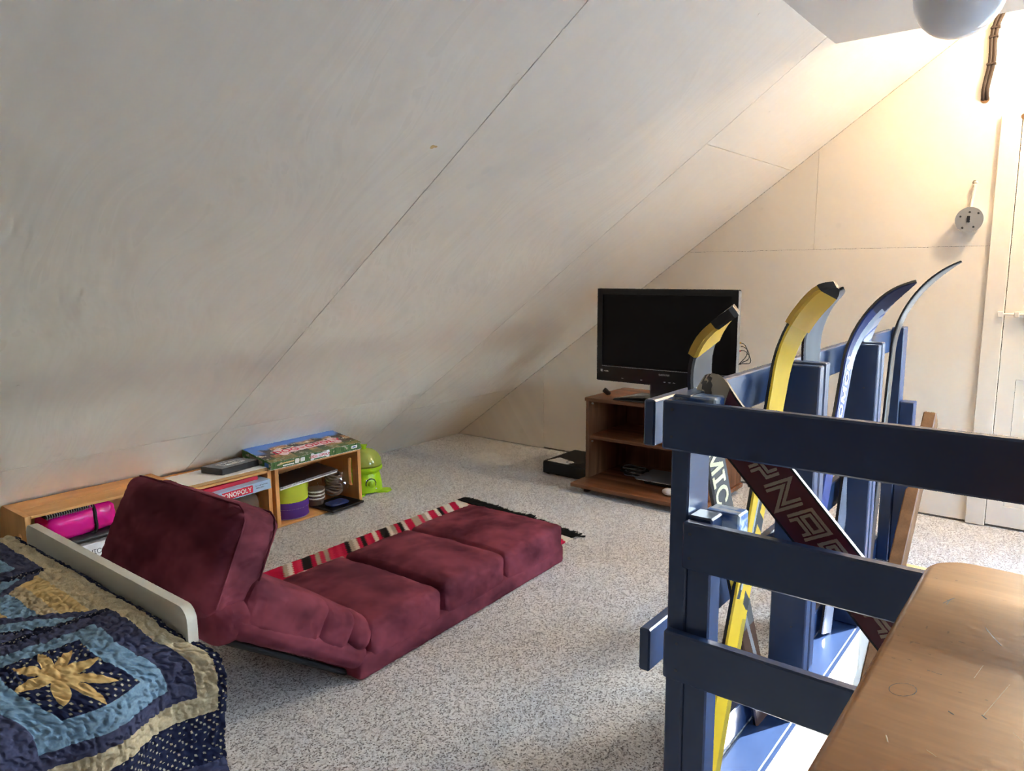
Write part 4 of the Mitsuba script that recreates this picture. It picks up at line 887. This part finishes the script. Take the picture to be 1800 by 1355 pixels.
def printed(u, v, base, dot, pitch):
    a, b = (u + v) / pitch, (u - v) / pitch
    fa, fb_ = a - dr.floor(a) - 0.5, b - dr.floor(b) - 0.5
    on = (dr.abs(fa) + dr.abs(fb_) < 0.26) & (cell_rand(dr.floor(a), dr.floor(b), 4) > 0.22)
    return dr.select(on, V(*dot), V(*base))
def star_block(u, v, cu, cv):
    du, dv = u - cu, v - cv
    m = dr.maximum(dr.abs(du), dr.abs(dv))
    lb = mix(V(0.130, 0.220, 0.320), V(0.19, 0.30, 0.40), noise(u * 400, v * 400, 3))
    sl = mix(V(0.040, 0.045, 0.090), V(0.062, 0.066, 0.120), noise(u * 330, v * 330, 1))
    th = dr.atan2(dv, du) / (math.pi / 4); f = dr.abs(th - dr.floor(th) - 0.5) * 2
    r = dr.sqrt(du * du + dv * dv)
    c = dr.select(m < 0.160, dr.select(m < 0.115, lb, sl), sl)
    c = dr.select(m < 0.070, printed(u, v, (0.012, 0.016, 0.045), (0.40, 0.36, 0.25), 0.015), c)
    gold = mix(V(0.52, 0.33, 0.12), V(0.66, 0.46, 0.20), noise(u * 260, v * 260, 2))
    return dr.select(r < 0.024 + 0.046 * f, gold, c)
def quilt_col(p, n, uv):
    u, v = uv.x, uv.y
    cream = mix(V(0.43, 0.355, 0.225), V(0.56, 0.48, 0.33), noise(u * 420, v * 420, 1))
    gold = mix(V(0.50, 0.34, 0.13), V(0.62, 0.46, 0.22), noise(u * 120, v * 120, 5))
    slate = mix(V(0.040, 0.045, 0.090), V(0.062, 0.066, 0.120), noise(u * 330, v * 330, 1))
    lblue = mix(V(0.130, 0.220, 0.320), V(0.19, 0.30, 0.40), noise(u * 400, v * 400, 3))
    navy = printed(u, v, (0.012, 0.016, 0.045), (0.40, 0.36, 0.25), 0.015)
    small = printed(u, v, (0.010, 0.012, 0.030), (0.30, 0.27, 0.22), 0.011)
    c = star_block(u, v, -0.034, 0.450)
    c = dr.select(v < 0.285, star_block(u, v, -0.034, 0.100), c)
    # the light log-cabin block between the star blocks
    w = u + 0.365
    dv = 0.618 - v
    hw = 0.165 - 0.75 * dv
    inside = dr.abs(w) < hw
    lights = dr.select(dv < 0.030, cream, dr.select(dv < 0.075, gold, dr.select(dv < 0.105, cream * V(0.9, 0.85, 0.8), dr.select(dv < 0.150, lblue, gold))))
    off = dr.abs(w) - hw
    side = dr.select(off < 0.030, slate, dr.select(off < 0.075, lblue, dr.select(off < 0.090, small, slate)))
    cabin = dr.select(inside, lights, side)
    mid = (u < -0.190) & (u > -0.540)
    c = dr.select(mid, cabin, c)
    c = dr.select((u < -0.188) & (u > -0.208), small, c)
    c = dr.select(u < -0.540, star_block(u, v, -0.700, 0.455), c)
    c = dr.select((u < -0.525) & (u > -0.545), small, c)
    # cream frame, printed border, plain edge
    c = dr.select((v > 0.615) | (u > 0.112), cream, c)
    c = dr.select((v > 0.652) | (u > 0.152), navy, c)
    return dr.select(u > 0.255, slate, c)
def quilt_h(p, n, uv): return 0.0012 * fbm(uv.x * 210, uv.y * 210, 1.0, 2)
mat('quilt_cloth', bump(principled(proc(quilt_col), 0.85, 0.2, sheen=0.3), proc(quilt_h, 0.0008)))
ql = thing('quilt', 'blue and cream patchwork quilt with gold stars spread over the bed', 'quilt')
obj('cover', (qtop, qf), 'quilt_cloth', ql, smooth=True, uv=quv)
rim_ = [tuple(qtop[(nU - 1) * nV + j]) for j in range(0, nV, 3)]
obj('binding', tube(np.array(rim_) + [0.0005, 0, 0], 0.004, 6), 'blue_ink', ql, smooth=True)

# ------------------------------------------------------------------ desk
dk = thing('desk', 'scratched honey-brown wooden desk with rounded corners in the lower right corner', 'desk')
def rr(x0, x1, y0, y1, rad, ins, n=12):
    pts = []
    for cx, cy, a0 in ((x1 - rad, y1 - rad, 0), (x0 + rad, y1 - rad, 90), (x0 + rad, y0 + rad, 180), (x1 - rad, y0 + rad, 270)):
        for a in np.linspace(math.radians(a0), math.radians(a0 + 90), n): pts.append((cx + (rad - ins) * math.cos(a), cy + (rad - ins) * math.sin(a)))
    return pts
RE = 0.010
prof_ = [(RE * (1 - math.sin(a)), 0.722 + RE * (1 - math.cos(a))) for a in np.linspace(0, math.pi / 2, 7)] + [(RE * (1 - math.cos(a)), 0.750 - RE * (1 - math.sin(a))) for a in np.linspace(0, math.pi / 2, 7)]
Vd, Fd = [], []
nr = 48
for ins, z in prof_: Vd += [(x, y, z) for x, y in rr(-0.146, 1.10, 0.440, 1.092, 0.052, ins)]
for k in range(len(prof_) - 1):
    for j in range(nr): Fd += [[k * nr + j, k * nr + (j + 1) % nr, (k + 1) * nr + (j + 1) % nr], [k * nr + j, (k + 1) * nr + (j + 1) % nr, (k + 1) * nr + j]]
Vd += [(0.5, 0.77, 0.722), (0.5, 0.77, 0.750)]; c0, c1_ = len(Vd) - 2, len(Vd) - 1; kk = (len(prof_) - 1) * nr
for j in range(nr): Fd += [[c0, (j + 1) % nr, j], [c1_, kk + j, kk + (j + 1) % nr]]
obj('top', trimesh.Trimesh(Vd, Fd, process=False), 'desk_wood', dk, smooth=40)
for x_ in (-0.085, 1.015):
    for y_ in (0.500, 1.000): obj('leg', bx(x_, x_ + 0.045, y_, y_ + 0.045, 0.001, 0.7215), 'desk_wood', dk)
obj('apron', bx(-0.0395, 1.0145, 1.005, 1.025, 0.62, 0.7215), 'desk_wood', dk); obj('apron', bx(-0.0395, 1.0145, 0.505, 0.525, 0.62, 0.7215), 'desk_wood', dk)
obj('apron', bx(-0.075, -0.055, 0.5455, 0.9995, 0.62, 0.7215), 'desk_wood', dk)
def on_desk(px):
    d = cam_ray(px); return np.array([0, 0, CAM_H]) + d * ((0.750 - CAM_H) / d[2])
def desk_line(pts, r, closed=False):
    P = np.array([on_desk(p) for p in pts]); P[:, 2] = 0.7501
    m = tube(P, r * 0.55, 6, closed); m.vertices[:, 2] = 0.7501 + (m.vertices[:, 2] - 0.7501) * 0.25; return m
plain('pencil', (0.10, 0.09, 0.08), 0.6, 0.3); plain('scratch_pale', (0.52, 0.36, 0.21), 0.5, 0.3)
obj('mark', desk_line([(1587 + 24 * math.cos(a) - 3 * math.sin(a), 1212 + 11 * math.sin(a) + 2.5 * math.cos(a)) for a in np.linspace(0, 2 * math.pi, 40)[:-1]], 0.00055, True), 'pencil', dk, label='small pencilled oval')
for pts, r, m_ in (([(1658, 1060), (1668, 1055), (1678, 1051)], 0.0010, 'pencil'), ([(1664, 1062), (1669, 1056), (1676, 1058)], 0.0008, 'pencil'), ([(1663, 1054), (1668, 1056)], 0.0008, 'pencil'), ([(1731, 1102), (1745, 1119), (1760, 1135)], 0.0008, 'pencil'),
                   ([(1629, 1318), (1646, 1330)], 0.0009, 'scratch_pale'), ([(1557, 1292), (1560, 1304)], 0.0010, 'scratch_pale'), ([(1712, 1192), (1728, 1170)], 0.0005, 'scratch_pale'), ([(1728, 1258), (1775, 1203)], 0.0006, 'scratch_pale'), ([(1630, 1178), (1655, 1186)], 0.0005, 'pencil'), ([(1667, 1250), (1676, 1256)], 0.0012, 'pencil'), ([(1726, 1257), (1734, 1264)], 0.0012, 'pencil'), ([(1781, 1288), (1800, 1305)], 0.0007, 'scratch_pale')):
    obj('mark', desk_line(pts, r), m_, dk)
